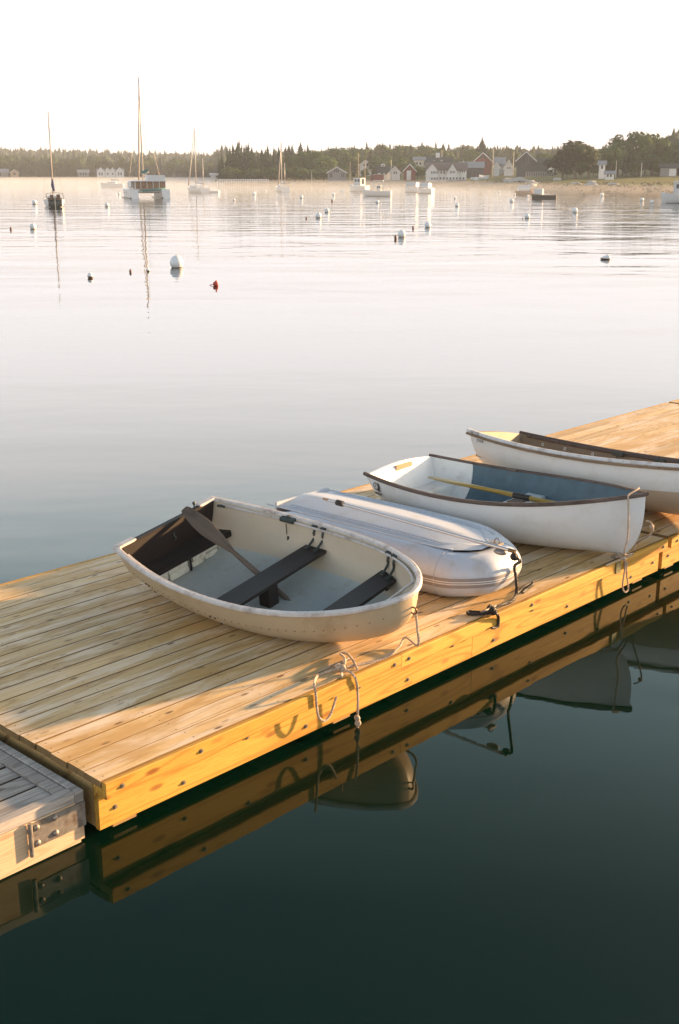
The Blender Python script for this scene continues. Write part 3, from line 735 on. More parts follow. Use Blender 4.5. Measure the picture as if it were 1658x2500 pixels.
# two welded bands low on the tube
for (z0, z1, mt) in ((.120, .195, 'pvcstripe'), (.148, .155, 'pvcline'), (.164, .171, 'pvcline')):
    b = MB(); rows = []
    for i, p in enumerate(cp):
        if p.x < .2: continue
        a = cp[max(i - 1, 0)]; c = cp[min(i + 1, len(cp) - 1)]; tg = (c - a); tg.z = 0; tg.normalize(); o = Vector((tg.y, -tg.x, 0))
        row = []
        for k in range(4):
            z = z0 + (z1 - z0) * k / 3; dz = z - TR; rr_ = rad[i] + (.0025 if mt == 'pvcstripe' else .0045); h_ = math.sqrt(max(rr_ * rr_ - dz * dz, 0)); row.append(tuple(p + o * h_ + Vector((0, 0, dz))))
        rows.append(row)
    b.grid(rows, flip=True)
    b.build('rubbing_band', M[mt], b2, True)
# hull floor: gently vee'd skin stretched between the tubes, with raised border welds
def floor_pt(x, f):
    # f in -1..1 across
    xs = [-.02, .9, 1.62, 1.76, 1.88, 1.925]; yl = [-.35, -.34, -.33, -.30, -.19, -.10]; yr = [.33, .36, .30, .215, .12, .04]
    y0, y1 = lerp(x, xs, yl), lerp(x, xs, yr); y = y0 + (y1 - y0) * (f + 1) / 2
    k = lerp(x, [-.2, .1, 1.4, 1.93], [.02, .05, .05, .0]); return (x, y, 2 * TR - .004 + k * (1 - abs(f)) ** .8 + .003)
b = MB(); b.grid([[floor_pt(x, f) for f in np.linspace(-1, 1, 25)] for x in np.linspace(-.02, 1.90, 40)], flip=True); b.build('hull_floor', M['pvcfloor'], b2, True, 50)
wl = MB()
for sg in (-1, 1):
    for f in (.72, .80): wl.tube([Vector(floor_pt(x, sg * f)) + Vector((0, 0, .001)) for x in np.linspace(.1, 1.62, 24)] + [Vector(floor_pt(1.86, sg * .15))], .0045, 6)
for f in (-.97, .97): wl.tube([Vector(floor_pt(x, f)) for x in np.linspace(-.1, 1.75, 20)], .007, 6)
wl.build('floor_weld', M['pvc'], b2, True)
sm_ = MB()
for i in (16, 38):   # glued seams round the tube
    if i < len(cp) - 1:
        tg = (cp[i + 1] - cp[i - 1]).normalized(); o_ = Vector((tg.y, -tg.x, 0)); q = [cp[i] + (o_ * math.cos(a) + Vector((0, 0, 1)) * math.sin(a)) * (rad[i] + .0005) for a in [k_ * PI / 16 for k_ in range(32)]]
        sm_.tube(q, .0035, 5, closed=True)
sm_.build('tube_seam', M['pvcfloor'], b2, True)
ap = MB(); ap.box((-.01, -.02, .30), (.02, .62, .16)); ap.build('transom', M['pvcfloor'], b2)
be = MB(); be.cbox((1.93, -.03, .372), (.10, .08, .02), .006); be.tube([(1.95 + .022 * math.cos(a), -.03, .392 + .022 * math.sin(a)) for a in [i * PI / 5 for i in range(10)]], .005, 6, closed=True); be.build('towing_ring', M['galv'], b2, True, 40)
T2 = Matrix.Translation((6.70, 6.75, DECK)) @ Matrix.Rotation(-PI / 2 + .02, 4, 'Z')
o2 = thing('oar', 'thin aluminium oar shaft lying along the overturned inflatable', 'oar')
pa = Vector(on(803, 1221, DECK + .455)); pb = Vector(on(1258, 1347, DECK + .425))
o2.location = pa; dirv = (pb - pa)
s_ = MB(); s_.tube([(0, 0, 0), tuple(dirv * .97)], .0125, 10); s_.build('shaft', M['alu'], o2, True, 50)
s_ = MB(); s_.tube([tuple(dirv * .05), tuple(dirv * .085)], .024, 10); s_.build('collar', M['blackrope'], o2, True, 50)
s_ = MB(); s_.tube([tuple(dirv * .97), tuple(dirv)], .014, 10); s_.build('end_plug', M['brass'], o2, True, 50)
s_ = MB(); s_.tube([tuple(dirv * -.035), (0, 0, 0)], [.009, .0115], 10); s_.build('handle', M['pad'], o2, True, 50)
pm_ = dirv * .93 + Vector((0, 0, -.03)); s_ = MB(); s_.ball(tuple(pm_), (.035, .055, .022), 12, 8); s_.build('pivot_block', M['galv'], o2, True)

# ------------------------------------------------------------------ ropes and cleats
def rope(name, label, paths, r, mat, lumps=(), cat='rope', twist=True):
    o = MB(); base = Vector(paths[0][0])
    first = True; t = thing(name, label, cat, base)
    for P in paths:
        sp_ = smooth_path([Vector(p) - base for p in P], 7)
        # three laid strands wound round the path
        den = [sp_[0]]
        for p in sp_[1:]:
            dd = (p - den[-1]).length; k_ = max(1, int(dd / .006)); q0 = den[-1].copy()
            den += [q0.lerp(p, (j + 1) / k_) for j in range(k_)]
        fr = []; prev = Vector((0, 0, 1)).cross((den[1] - den[0]).normalized())
        if prev.length < .05: prev = Vector((1, 0, 0))
        for i, p in enumerate(den):
            tg = (den[min(i + 1, len(den) - 1)] - den[max(i - 1, 0)]).normalized(); prev = (prev - tg * prev.dot(tg)).normalized(); fr.append((prev.copy(), tg.cross(prev)))
        ln_ = 0; ph = []
        for i, p in enumerate(den):
            ln_ += (p - den[i - 1]).length if i else 0; ph.append(ln_ * 2 * PI / (r * 7))
        for k_ in range(3):
            b = MB(); b.tube([p + (fr[i][0] * math.cos(ph[i] + k_ * 2.094) + fr[i][1] * math.sin(ph[i] + k_ * 2.094)) * r * .5 for i, p in enumerate(den)], r * .56, 5); b.build('strand', mat, t, True, 60)
    for (c, rr_) in lumps:
        b = MB(); rnd = random.Random(int(c[0] * 1000)); c = Vector(c) - base
        for i in range(3):
            ax = Vector((rnd.uniform(-1, 1), rnd.uniform(-1, 1), rnd.uniform(-.5, .5))).normalized(); e = ax.orthogonal().normalized(); g = ax.cross(e)
            b.tube([c + ax * (.004 * i) + (e * math.cos(a) + g * math.sin(a)) * rr_ for a in [k_ * PI / 6 for k_ in range(12)]], r * 1.05, 6, closed=True)
        b.build('knot', mat, t, True, 60)
    return t
ZD = DECK + .008
E1 = tuple(B1EYE)
def dk(px, py, dz=.008): return on(px, py, DECK + dz)
def fc(px, py, v=V0 - .012):
    "point on a vertical plane of constant V (the dock's face)"
    d = ray(px, py); t_ = v / d[1]; return (d[0] * t_, v, CAMZ + d[2] * t_)
rope('mooring_line', 'tan rope from the tan dinghy\'s bow ring, hanging in loops over the dock edge',
     [[E1, (E1[0], E1[1] - .012, E1[2] - .08), (E1[0] - .01, E1[1] - .03, E1[2] - .20), dk(990, 1556, .05), dk(974, 1581, .012), dk(948, 1602), dk(915, 1614), dk(880, 1622), dk(845, 1628, .02)],
      [dk(832, 1628, .03), dk(842, 1620, .05), dk(841, 1605, .05), dk(832, 1596, .02), dk(848, 1596, .03), dk(862, 1612, .03), dk(873, 1634, .008)],
      [dk(828, 1632, .02), dk(800, 1640, .02), dk(776, 1650, .01), fc(768, 1668), fc(771, 1695), fc(774, 1730), fc(779, 1752), fc(792, 1760), fc(805, 1748), fc(814, 1725), fc(821, 1701)],
      [dk(836, 1632, .03), dk(852, 1639, .015), fc(866, 1652), fc(872, 1675), fc(874, 1710), fc(873, 1748), fc(873, 1765), fc(875, 1787)],
      [dk(836, 1632, .03), dk(835, 1645, .01), fc(834, 1652)]],
     .0085, M['rope'], [(dk(828, 1630, .03), .016), (dk(836, 1630, .03), .014), (fc(873, 1752), .012), (fc(874, 1765), .012)])
def cleat(loc, rz, name='cleat', label='', mat=None, L=.18):
    o = MB(); o.tube([(-L / 2, 0, .035), (-L * .3, 0, .030), (L * .3, 0, .030), (L / 2, 0, .035)], [.006, .010, .010, .006], 8); o.cbox((0, 0, .012), (.07, .03, .024), .004)
    ob = o.build(name, mat or M['galv'], None, True, 40); ob.location = loc; ob.rotation_euler = (0, 0, rz); return ob
dsec = [o for o in COL.objects if o.name == 'dock_section'][0]
for (px, py) in ((829, 1630), (1205, 1502), (1520, 1366)):
    q = on(px, py, DECK); c = cleat((q[0] - 3.075, max(q[1] - V0, .045), DECK), 0); c.parent = dsec
P3 = T3 @ Vector(H3.pt(.962, -1)); E3 = T3 @ Vector((H3.pt(1, -.7)[0] + .02, 0, H3.pt(1, -.7)[2]))
rope('mooring_line', 'pale rope from the blue and white dinghy\'s bow to a cleat at the dock edge',
     [[T3 @ Vector(H3.pt(.955, 1)) + Vector((0, 0, .035)), T3 @ Vector((H3.pt(.97, 1)[0], 0, H3.z1 + .03)), P3 + Vector((-.025, 0, .022)), P3 + Vector((-.042, -.012, -.03)), tuple(P3 + Vector((-.055, -.03, -.18))), tuple(P3 + Vector((-.05, -.03, -.32))), (P3.x - .045, P3.y - .01, DECK + .09), dk(1546, 1352, .012), dk(1535, 1359), dk(1521, 1364, .03), dk(1500, 1372, .02), dk(1480, 1380)],
      [tuple(E3), tuple(E3 + Vector((.03, -.03, -.02))), tuple(E3 + Vector((.02, -.05, -.09))), dk(1556, 1325, .05), dk(1549, 1342, .02)],
      [dk(1519, 1364, .03), dk(1512, 1352, .05), dk(1517, 1344, .07), dk(1526, 1352, .05), dk(1526, 1362, .03)],
      [fc(1527, 1368), fc(1525, 1395), fc(1521, 1420), fc(1521, 1438), fc(1527, 1446), fc(1534, 1438), fc(1533, 1425), fc(1530, 1400), fc(1530, 1372)]],
     .0075, M['rope'], [(tuple(E3 + Vector((.03, -.04, -.05))), .014), (dk(1523, 1363, .03), .014)])
MB().box((0, 0, 0), (.07, .012, .09)).build('cleat_backing', plain('verdigris_metal', (.14, .13, .06), .5, .4), dsec).location = (on(1519, 1372, DECK)[0] - 3.075, -.004, DECK - .055)
S0 = pb + Vector((-.01, .0, -.035))
rope('mooring_line', 'black rope hanging from the bow of the inflatable and knotted at the dock edge',
     [[tuple(S0), tuple(S0 + Vector((.0, -.05, -.02))), fc(1256, 1382, 4.648), fc(1259, 1405, 4.638), fc(1261, 1430, 4.635), dk(1260, 1452, .012), dk(1250, 1468), dk(1225, 1478), dk(1200, 1486, .01)],
      [dk(1262, 1450), dk(1272, 1440), dk(1285, 1430), dk(1299, 1423), dk(1302, 1427), dk(1290, 1436), dk(1276, 1447)],
      [dk(1250, 1466), dk(1232, 1474, .012), dk(1210, 1483, .02), dk(1190, 1484, .02)],
      [dk(1205, 1490, .03), dk(1185, 1495, .015), dk(1160, 1494, .015), dk(1143, 1494, .015), dk(1146, 1499, .015), dk(1172, 1499, .015), dk(1200, 1497, .02)],
      [dk(1206, 1494, .03), dk(1214, 1500, .02), fc(1217, 1512), fc(1216, 1528), fc(1208, 1533), fc(1200, 1533)]],
     .0115, M['blackrope'], [(dk(1204, 1492, .03), .02), (dk(1196, 1484, .02), .014), (tuple(S0), .018)])

# ================================================================== the far shore
def ds_at(px):
    return lerp(px, [-2500, -600, 515, 548, 700, 900, 1100, 1250, 1400, 1658, 2200, 4000], [420, 560, 565, 335, 322, 312, 290, 232, 186, 168, 165, 200])
def prof(px, e):
    left = lerp(px, [500, 560], [1, 0])
    a = lerp(e, [-60, -8, 0, 10, 30, 60, 100, 200, 350, 600, 1200, 2500], [-3, -.5, 0, .35, .8, 1.3, 2.0, 4.6, 8.2, 10.0, 8, 6])
    b = lerp(e, [-60, -8, 0, 12, 40, 90, 200, 500, 800, 2500], [-3, -.5, 0, .5, 1.0, 2.0, 5, 13, 14, 10])
    b *= lerp(px, [-400, 100, 540], [1.15, 1.05, .72]) if e > 90 else 1
    k = lerp(px, [1250, 1420, 2200], [1, .92, 1.1])
    return left * b + (1 - left) * a * (k if e > 60 else 1)
def ground(px, d): return prof(px, d - ds_at(px))
M['shore'] = None
def shore_material():
    n = N('shore_ground'); P = n.world(); sxyz = n.n('ShaderNodeSeparateXYZ'); n.l(P, sxyz.inputs[0])
    nz = n.noise(P, .12, 6, .65); n2 = n.noise(P, .9, 5, .6)
    mud = n.mix(n2, (.20, .135, .085), (.10, .075, .045)); grass = n.mix(n.ramp(nz, [(.35, 0.0), (.65, 1.0)]), (.10, .12, .035), (.17, .15, .06))
    z = n.math('ADD', sxyz.outputs['Z'], n.math('MULTIPLY', n.math('SUBTRACT', nz, .5), 1.6))
    n.l(n.mix(n.ramp(z, [(.9 / 1, 0.0), (1.0, 1.0)]), mud, grass), n.b.inputs['Base Color'])
    n.b.inputs['Roughness'].default_value = .95; n.b.inputs['Specular IOR Level'].default_value = .1
    n.bump(n2, .5, .5)
    return n.m
b = MB(); rows = []
pxs = list(np.linspace(-2400, -100, 30)) + list(np.linspace(-60, 500, 30)) + list(np.linspace(510, 560, 8)) + list(np.linspace(580, 1700, 60)) + list(np.linspace(1760, 4200, 34))
es = [-60, -25, -8, -2, 3, 8, 14, 22, 32, 45, 60, 80, 100, 130, 165, 200, 250, 300, 400, 500, 650, 850, 1200, 1800, 2600]
rr = random.Random(5)
for px in pxs:
    row = []
    for e in es:
        d = ds_at(px) + e + (rr.uniform(-2.0, 2.0) if -10 < e < 30 else 0); z = prof(px, e) + (rr.uniform(-.09, .12) if 2 < e < 200 else rr.uniform(-.6, .6) if e > 200 else 0)
        row.append(spot(px, d, z))
    rows.append(row)
b.grid(rows); go = b.build('terrain', shore_material(), None, True); go['kind'] = 'structure'

# ------------------------------------------------------------------ trees
def foliage(name, c1, c2, c3):
    n = N(name); v = n.objvec(); a = n.noise(v, .9, 4, .6)
    col = n.mix(n.ramp(a, [(.3, 0.0), (.7, 1.0)]), c1, c2)
    col = n.mix(n.math('MULTIPLY', n.rand(), .5), col, c3)
    n.l(col, n.b.inputs['Base Color']); n.b.inputs['Roughness'].default_value = .8; n.b.inputs['Specular IOR Level'].default_value = .15
    tr = n.n('ShaderNodeBsdfTranslucent'); n.l(col, tr.inputs[0]); ms = n.n('ShaderNodeMixShader'); ms.inputs[0].default_value = .25
    n.l(n.b.outputs[0], ms.inputs[1]); n.l(tr.outputs[0], ms.inputs[2]); n.l(ms.outputs[0], n.o.inputs[0]); return n.m
M['spruce'] = foliage('spruce_needles', (.020, .046, .022), (.036, .068, .030), (.045, .066, .036))
M['leaf'] = foliage('broad_leaves', (.030, .075, .018), (.060, .110, .026), (.08, .105, .035))
M['bark'] = plain('grey_brown_bark', (.12, .09, .065), .9)
def conifer_mesh(seed, whorls=17, gap=.0, wide=.26):
    rr = random.Random(seed); b = MB()
    for i in range(whorls):
        f = i / (whorls - 1); z = .10 + .88 * f; R_ = wide * (1 - f) ** .85 * rr.uniform(.72, 1.15) + .012
        if rr.random() < gap: R_ *= .45
        nb = 9 if f < .7 else 6; a0 = rr.uniform(0, 6)
        for k in range(nb):
            a = a0 + 2 * PI * k / nb + rr.uniform(-.25, .25); r = R_ * rr.uniform(.6, 1.15); dr = .03 + .05 * (1 - f) * rr.uniform(.6, 1.3)
            ca, sa = math.cos(a), math.sin(a); w_ = .17 * r + .008
            tip = (ca * r, sa * r, z - dr); mid = (ca * r * .55, sa * r * .55, z - dr * .3)
            l = (mid[0] - sa * w_, mid[1] + ca * w_, mid[2] - .012); q = (mid[0] + sa * w_, mid[1] - ca * w_, mid[2] - .012)
            b.add([(0, 0, z + .03), l, tip, q, (mid[0], mid[1], mid[2] + .018), (mid[0], mid[1], mid[2] - .045)], [(0, 1, 4), (0, 4, 3), (1, 2, 4), (4, 2, 3), (0, 5, 1), (0, 3, 5), (5, 2, 1), (5, 3, 2)])
    b.tube([(0, 0, .9), (0, 0, 1.0)], [.008, .002], 4)
    return b
def leafy_mesh(seed, n=1500, lumps=11, tall=1.0, leaf=.036):
    rr = random.Random(seed); b = MB(); L_ = []
    for i in range(lumps):
        a = rr.uniform(0, 2 * PI); h = rr.uniform(.30, .80); r = rr.uniform(.08, .30) * (1.15 - abs(h - .5)); L_.append((r * math.cos(a), r * math.sin(a), h * tall, rr.uniform(.13, .21)))
    L_.append((0, 0, .55 * tall, .28)); L_.append((0.02, 0.03, .82 * tall, .15))
    for i in range(n):
        cx, cy, cz, r = rr.choice(L_); u = Vector((rr.gauss(0, 1), rr.gauss(0, 1), rr.gauss(0, 1))).normalized(); r *= rr.uniform(.55, 1.05) ** .5
        p = Vector((cx, cy, cz)) + u * r * Vector((1, 1, .85)).length / 1.66
        if p.z < .12: p.z = .12 + rr.random() * .08
        e = u.orthogonal().normalized(); g = u.cross(e); s_ = leaf * rr.uniform(.6, 1.3); t_ = rr.uniform(0, 6)
        e2 = e * math.cos(t_) + g * math.sin(t_); g2 = u.cross(e2) + u * rr.uniform(-.5, .5)
        b.add([p - e2 * s_, p - g2 * s_ * .7, p + e2 * s_, p + g2 * s_ * .7], [(0, 1, 2, 3)])
    return b
TRUNK = MB(); TRUNK.tube([(0, 0, -.15), (0, 0, .12), (.003, 0, .5), (0, 0, .9)], [.020, .016, .011, .003], 7)
TRUNKL = MB(); TRUNKL.tube([(0, 0, -.15), (.0, 0, .15), (.01, .01, .5), (0, .02, .72)], [.032, .026, .018, .006], 7)
for a in (0, 2.1, 4.2): TRUNKL.tube([(0, 0, .28), (.10 * math.cos(a), .10 * math.sin(a), .48), (.19 * math.cos(a), .19 * math.sin(a), .62)], [.014, .010, .004], 5)
tr_me = TRUNK.mesh('trunk', M['bark']); trl_me = TRUNKL.mesh('trunk', M['bark'])
M['darkleaf'] = foliage('dark_broad_leaves', (.016, .036, .012), (.030, .055, .016), (.035, .05, .02))
con = [conifer_mesh(s, 17, g_, w_).mesh('crown', M['spruce']) for s, g_, w_ in ((1, .0, .25), (2, .25, .20), (3, .1, .29), (4, .4, .17))]
lea = [leafy_mesh(s, 1500, l_, 1.0, .034).mesh('crown', M['leaf']) for s, l_ in ((11, 10), (12, 13), (13, 9))]
def tree(kind, px, d, h, wide, label, group, v=None):
    rr = random.Random(int(px * 7 + d)); z = ground(px, d) - .1
    nm = 'spruce_tree' if kind == 'c' else 'broadleaf_tree'
    t = thing(nm, label, 'tree', spot(px, d, z), (rr.uniform(-.02, .02), rr.uniform(-.02, .02), rr.uniform(0, 6.28)), group)
    k = rr.randrange(4) if kind == 'c' else rr.randrange(3)
    if v is not None: k = v
    sc_ = (h * wide, h * wide, h)
    inst('crown', (con if kind == 'c' else lea)[k], t, scale=sc_); inst('trunk', tr_me if kind == 'c' else trl_me, t, scale=sc_)
    return t
def where(px, marks):
    for lim, txt in marks:
        if px < lim: return txt
    return marks[-1][1]
def topz(py, d): return elev(py, d)
def tree_to(kind, px, d, ptop, wide, label, group, v=None):
    "a tree whose top reaches the height seen at image row ptop"
    g = ground(px, d); h = max(topz(ptop, d) - g, 2.0); return tree(kind, px, d, h, wide, label, group, v)
G1 = 'spruces on the left headland'; L1 = 'dark pointed spruce in the dense clump on the headland left of centre'
for i, (px, pt) in enumerate([(536, 384), (543, 372), (556, 362), (563, 356), (572, 350), (580, 345), (584, 341), (590, 352), (597, 354), (604, 350), (609, 346), (614, 356), (622, 370), (630, 366), (640, 360), (648, 362), (655, 352), (662, 370), (577, 362), (600, 372), (568, 378), (642, 378), (552, 388), (612, 384), (628, 388), (652, 384), (588, 380), (670, 372), (686, 368)]):
    tree_to('c', px, 352 + (i * 7) % 30, pt + 1, 1.25 if i > 17 else 1.0, ('low ' if pt > 380 else 'tall ' if pt < 352 else '') + 'dark pointed spruce ' + where(px, [(560, 'at the left tip of the headland'), (585, 'left of the highest spruces on the headland'), (612, 'in the highest spruce clump of the headland'), (645, 'right of the highest headland spruces'), (900, 'beside the round green trees of the headland')]), G1)
G2 = 'spruces behind the round green trees'; L2 = 'spruce rising behind the round green trees on the headland'
for i, (px, pt) in enumerate([(698, 357), (706, 352), (713, 352), (752, 352), (746, 360), (734, 346), (683, 357), (670, 360)]): tree_to('c', px, 400, pt, 1.15, L2, G2)
G3 = 'round green trees on the headland'; L3 = 'round bright green tree with a full crown at the middle of the headland'
for i, (px, pt, w_) in enumerate([(716, 376, 1.5), (735, 366, 1.6), (756, 364, 1.7), (776, 366, 1.6), (790, 374, 1.5), (702, 384, 1.4), (745, 384, 1.7), (770, 386, 1.6), (800, 388, 1.4)]): tree_to('l', px, 370 + 5 * (i % 3), pt, w_, ('lower' if pt > 380 else 'upper') + ' round green tree with a full crown, ' + where(px, [(728, 'left part of its group'), (765, 'middle of its group'), (999, 'right part of its group')]), G3)
G4 = 'bushes on the headland'; L4 = 'low rounded green bush at the foot of the headland trees'
for i, px in enumerate([560, 575, 592, 610, 628, 646, 664, 681, 700, 720, 742, 765, 790, 812, 830]): tree_to('l', px, 348 + (i % 3) * 4, 404 + (i * 13) % 9, 1.9, 'low rounded bush at the foot of the headland trees, ' + where(px, [(620, 'under the highest spruces'), (700, 'behind the slim sailboat'), (780, 'under the round trees'), (999, 'left of the grey boatshed')]), G4)
rr = random.Random(21)
G5 = 'trees on the hill behind the village'
for i in range(105):
    px = 790 + i * 5.6 + rr.uniform(-4, 4); far = rr.random()
    d = 430 + 130 * far; base = lerp(px, [790, 900, 1000, 1080, 1200, 1380], [356, 350, 352, 350, 358, 362])
    k = 'c' if rr.random() < .6 else 'l'
    tree_to(k, px, d, base + rr.uniform(-7, 16) + (0 if k == 'c' else 6), 1.2 if k == 'c' else 1.5, ('spruce' if k == 'c' else 'leafy tree') + ' in the hill wood, ' + where(px, [(880, 'left of the grey-white house'), (1000, 'above the small white gabled house'), (1120, 'above the waterfront inn'), (1210, 'above the red barn'), (1300, 'above the big dark house'), (9999, 'left of the domed tree')]), G5 + (', spruce' if k == 'c' else ', broadleaf'))
G6 = 'trees between the village houses'
for px, pt, d, k, w_ in [(848, 372, 400, 'l', 1.5), (863, 365, 400, 'c', 1.3), (905, 360, 420, 'c', 1.2), (920, 378, 400, 'l', 1.4), (936, 372, 410, 'l', 1.4), (962, 366, 400, 'c', 1.2), (978, 380, 390, 'l', 1.5), (1000, 390, 380, 'l', 1.3), (1030, 405, 372, 'l', 1.6), (1120, 382, 400, 'l', 1.6), (1135, 385, 400, 'l', 1.6), (1155, 365, 420, 'l', 1.4), (1170, 345, 430, 'c', 1.5), (1176, 333, 430, 'c', 1.0), (1183, 350, 430, 'c', 1.4), (1163, 355, 430, 'c', 1.3), (1215, 378, 420, 'l', 1.4), (1310, 378, 360, 'l', 1.5), (1330, 372, 370, 'l', 1.5), (1020, 402, 352, 'l', 1.5), (842, 400, 370, 'l', 1.4), (890, 408, 372, 'l', 1.2), (1148, 395, 390, 'l', 1.4)]:
    tree_to(k, px, d, pt, w_, 'tall dark spruce standing among the village houses' if k == 'c' else 'green leafy tree among the village houses, ' + where(px, [(900, 'by the grey-white house'), (990, 'behind the small white gabled house'), (1040, 'left of the waterfront inn'), (1160, 'between the inn and the red barn'), (1250, 'right of the red barn'), (9999, 'behind the long dark wing')]), G6 + (', spruce' if k == 'c' else ', broadleaf'))
G7 = 'right hand trees'
for px, pt, d, k, w_, lb, grp in [(1405, 340, 280, 'l', 1.5, 'broad domed dark tree right of the black gabled house', None), (1374, 358, 283, 'l', 1.5, 'smaller dark tree leaning on the left of the domed tree', None), (1438, 354, 282, 'l', 1.4, 'dark tree on the right shoulder of the domed tree', None),
    (1508, 324, 300, 'l', 1.0, 'tall tree with open crown, leftmost of the high group at right', None), (1560, 317, 300, 'l', 1.05, 'tallest crown of the high group of trees at right', None), (1594, 322, 302, 'l', 1.05, 'tall rounded tree right of the tallest one', None)]:
    tt = tree_to(k, px, d, pt, w_, lb, 'named trees at right')
    if px < 1450:
        cr_ = [c for c in tt.children if c.name.startswith('crown')][0]; cr_.data = cr_.data.copy(); cr_.data.materials[0] = M['darkleaf']
for i, (px, pt) in enumerate([(1384, 396), (1420, 400), (1450, 398), (1472, 384), (1490, 350), (1500, 378), (1520, 372), (1540, 360), (1552, 384), (1575, 366), (1590, 376), (1612, 352), (1625, 366), (1640, 358), (1652, 348), (1668, 345), (1690, 350), (1720, 345), (1760, 350), (1655, 384), (1610, 392), (1530, 396), (1485, 398)]):
    tree_to('l', px, 290 + (i * 5) % 20, pt, 1.35, 'dense green tree in the right thicket, ' + where(px, [(1470, 'at the foot of the domed tree'), (1530, 'behind the narrow white cottage'), (1600, 'below the tallest crowns'), (1640, 'above the dark cottage'), (1700, 'at the right edge'), (9999, 'outside the right edge')]), 'thicket on the right shore')
rr = random.Random(31)
for i in range(92):
    px = -60 + i * 6.6 + rr.uniform(-3, 3); d = 600 + rr.uniform(0, 22); k = 'c' if rr.random() < .6 else 'l'
    if 232 < px < 306: d = 628
    tree_to(k, px, d, lerp(px, [-60, 70, 220, 400, 540], [384, 380, 382, 386, 394]) + rr.uniform(-5, 9), 1.35 if k == 'c' else 1.6, ('spruce' if k == 'c' else 'leafy tree') + ' on the far left shore, ' + where(px, [(60, 'behind the two cottages at the left edge'), (120, 'left of the black-sterned sailboat mast'), (235, 'between the mast and the four-gabled house'), (305, 'behind the four-gabled house'), (345, 'just left of the catamaran mast'), (430, 'behind and right of the catamaran'), (900, 'near the two-masted sailboat')]), 'far left shore, ' + ('spruce' if k == 'c' else 'broadleaf'))
# woods beyond, read as one mass
def wood_mass(name, pts, seed, hs, spread):
    rr = random.Random(seed); b = MB()
    for (px, d) in pts:
        x, y, z = spot(px, d, ground(px, d) - .3); h = hs * rr.uniform(.6, 1.25); r = h * spread * rr.uniform(.8, 1.3); con_ = rr.random() < .55
        if con_:
            for (f0, f1, q) in ((.05, .55, 1.0), (.35, .8, .75), (.6, 1.0, .5)):
                n0 = len(b.v); m = 6; a0 = rr.uniform(0, 1)
                ring = [(x + r * q * rr.uniform(.75, 1.2) * math.cos(a0 + 2 * PI * k / m), y + r * q * rr.uniform(.75, 1.2) * math.sin(a0 + 2 * PI * k / m), z + h * f0 + rr.uniform(-.05, .05) * h) for k in range(m)]
                b.add(ring + [(x, y, z + h * f1)], [(k, (k + 1) % m, m) for k in range(m)])
        else:
            n0 = len(b.v); h *= .82; rings = []; m = 7
            for (f, q) in ((.08, .7), (.38, 1.1), (.68, 1.0), (.88, .6)): rings.append([(x + r * 1.3 * q * rr.uniform(.8, 1.2) * math.cos(2 * PI * k / m), y + r * 1.3 * q * rr.uniform(.8, 1.2) * math.sin(2 * PI * k / m), z + h * (f + rr.uniform(-.05, .05))) for k in range(m)])
            vs = sum(rings, []) + [(x, y, z + h)]; fs = [(i * m + k, i * m + (k + 1) % m, (i + 1) * m + (k + 1) % m, (i + 1) * m + k) for i in range(3) for k in range(m)] + [(3 * m + k, 3 * m + (k + 1) % m, 4 * m) for k in range(m)]
            b.add(vs, fs)
    o = b.build(name, M['spruce'], None, kind='stuff'); o['label'] = 'hazy wooded ridge on the horizon'; return o
rr = random.Random(41); pts = []
for i in range(2600): pts.append((rr.uniform(-1500, 560), 640 + 520 * rr.random() ** .8))
wood_mass('forest', pts, 1, 9.5, .25)
pts = [(rr.uniform(780, 1720), 520 + 260 * rr.random()) for i in range(1500)] + [(rr.uniform(600, 800), 480 + 260 * rr.random()) for i in range(220)]
wood_mass('forest', pts, 2, 6.4, .30)
pts = [(rr.uniform(1620, 3800), 300 + 300 * rr.random()) for i in range(1200)]
wood_mass('forest', pts, 3, 10.0, .28)

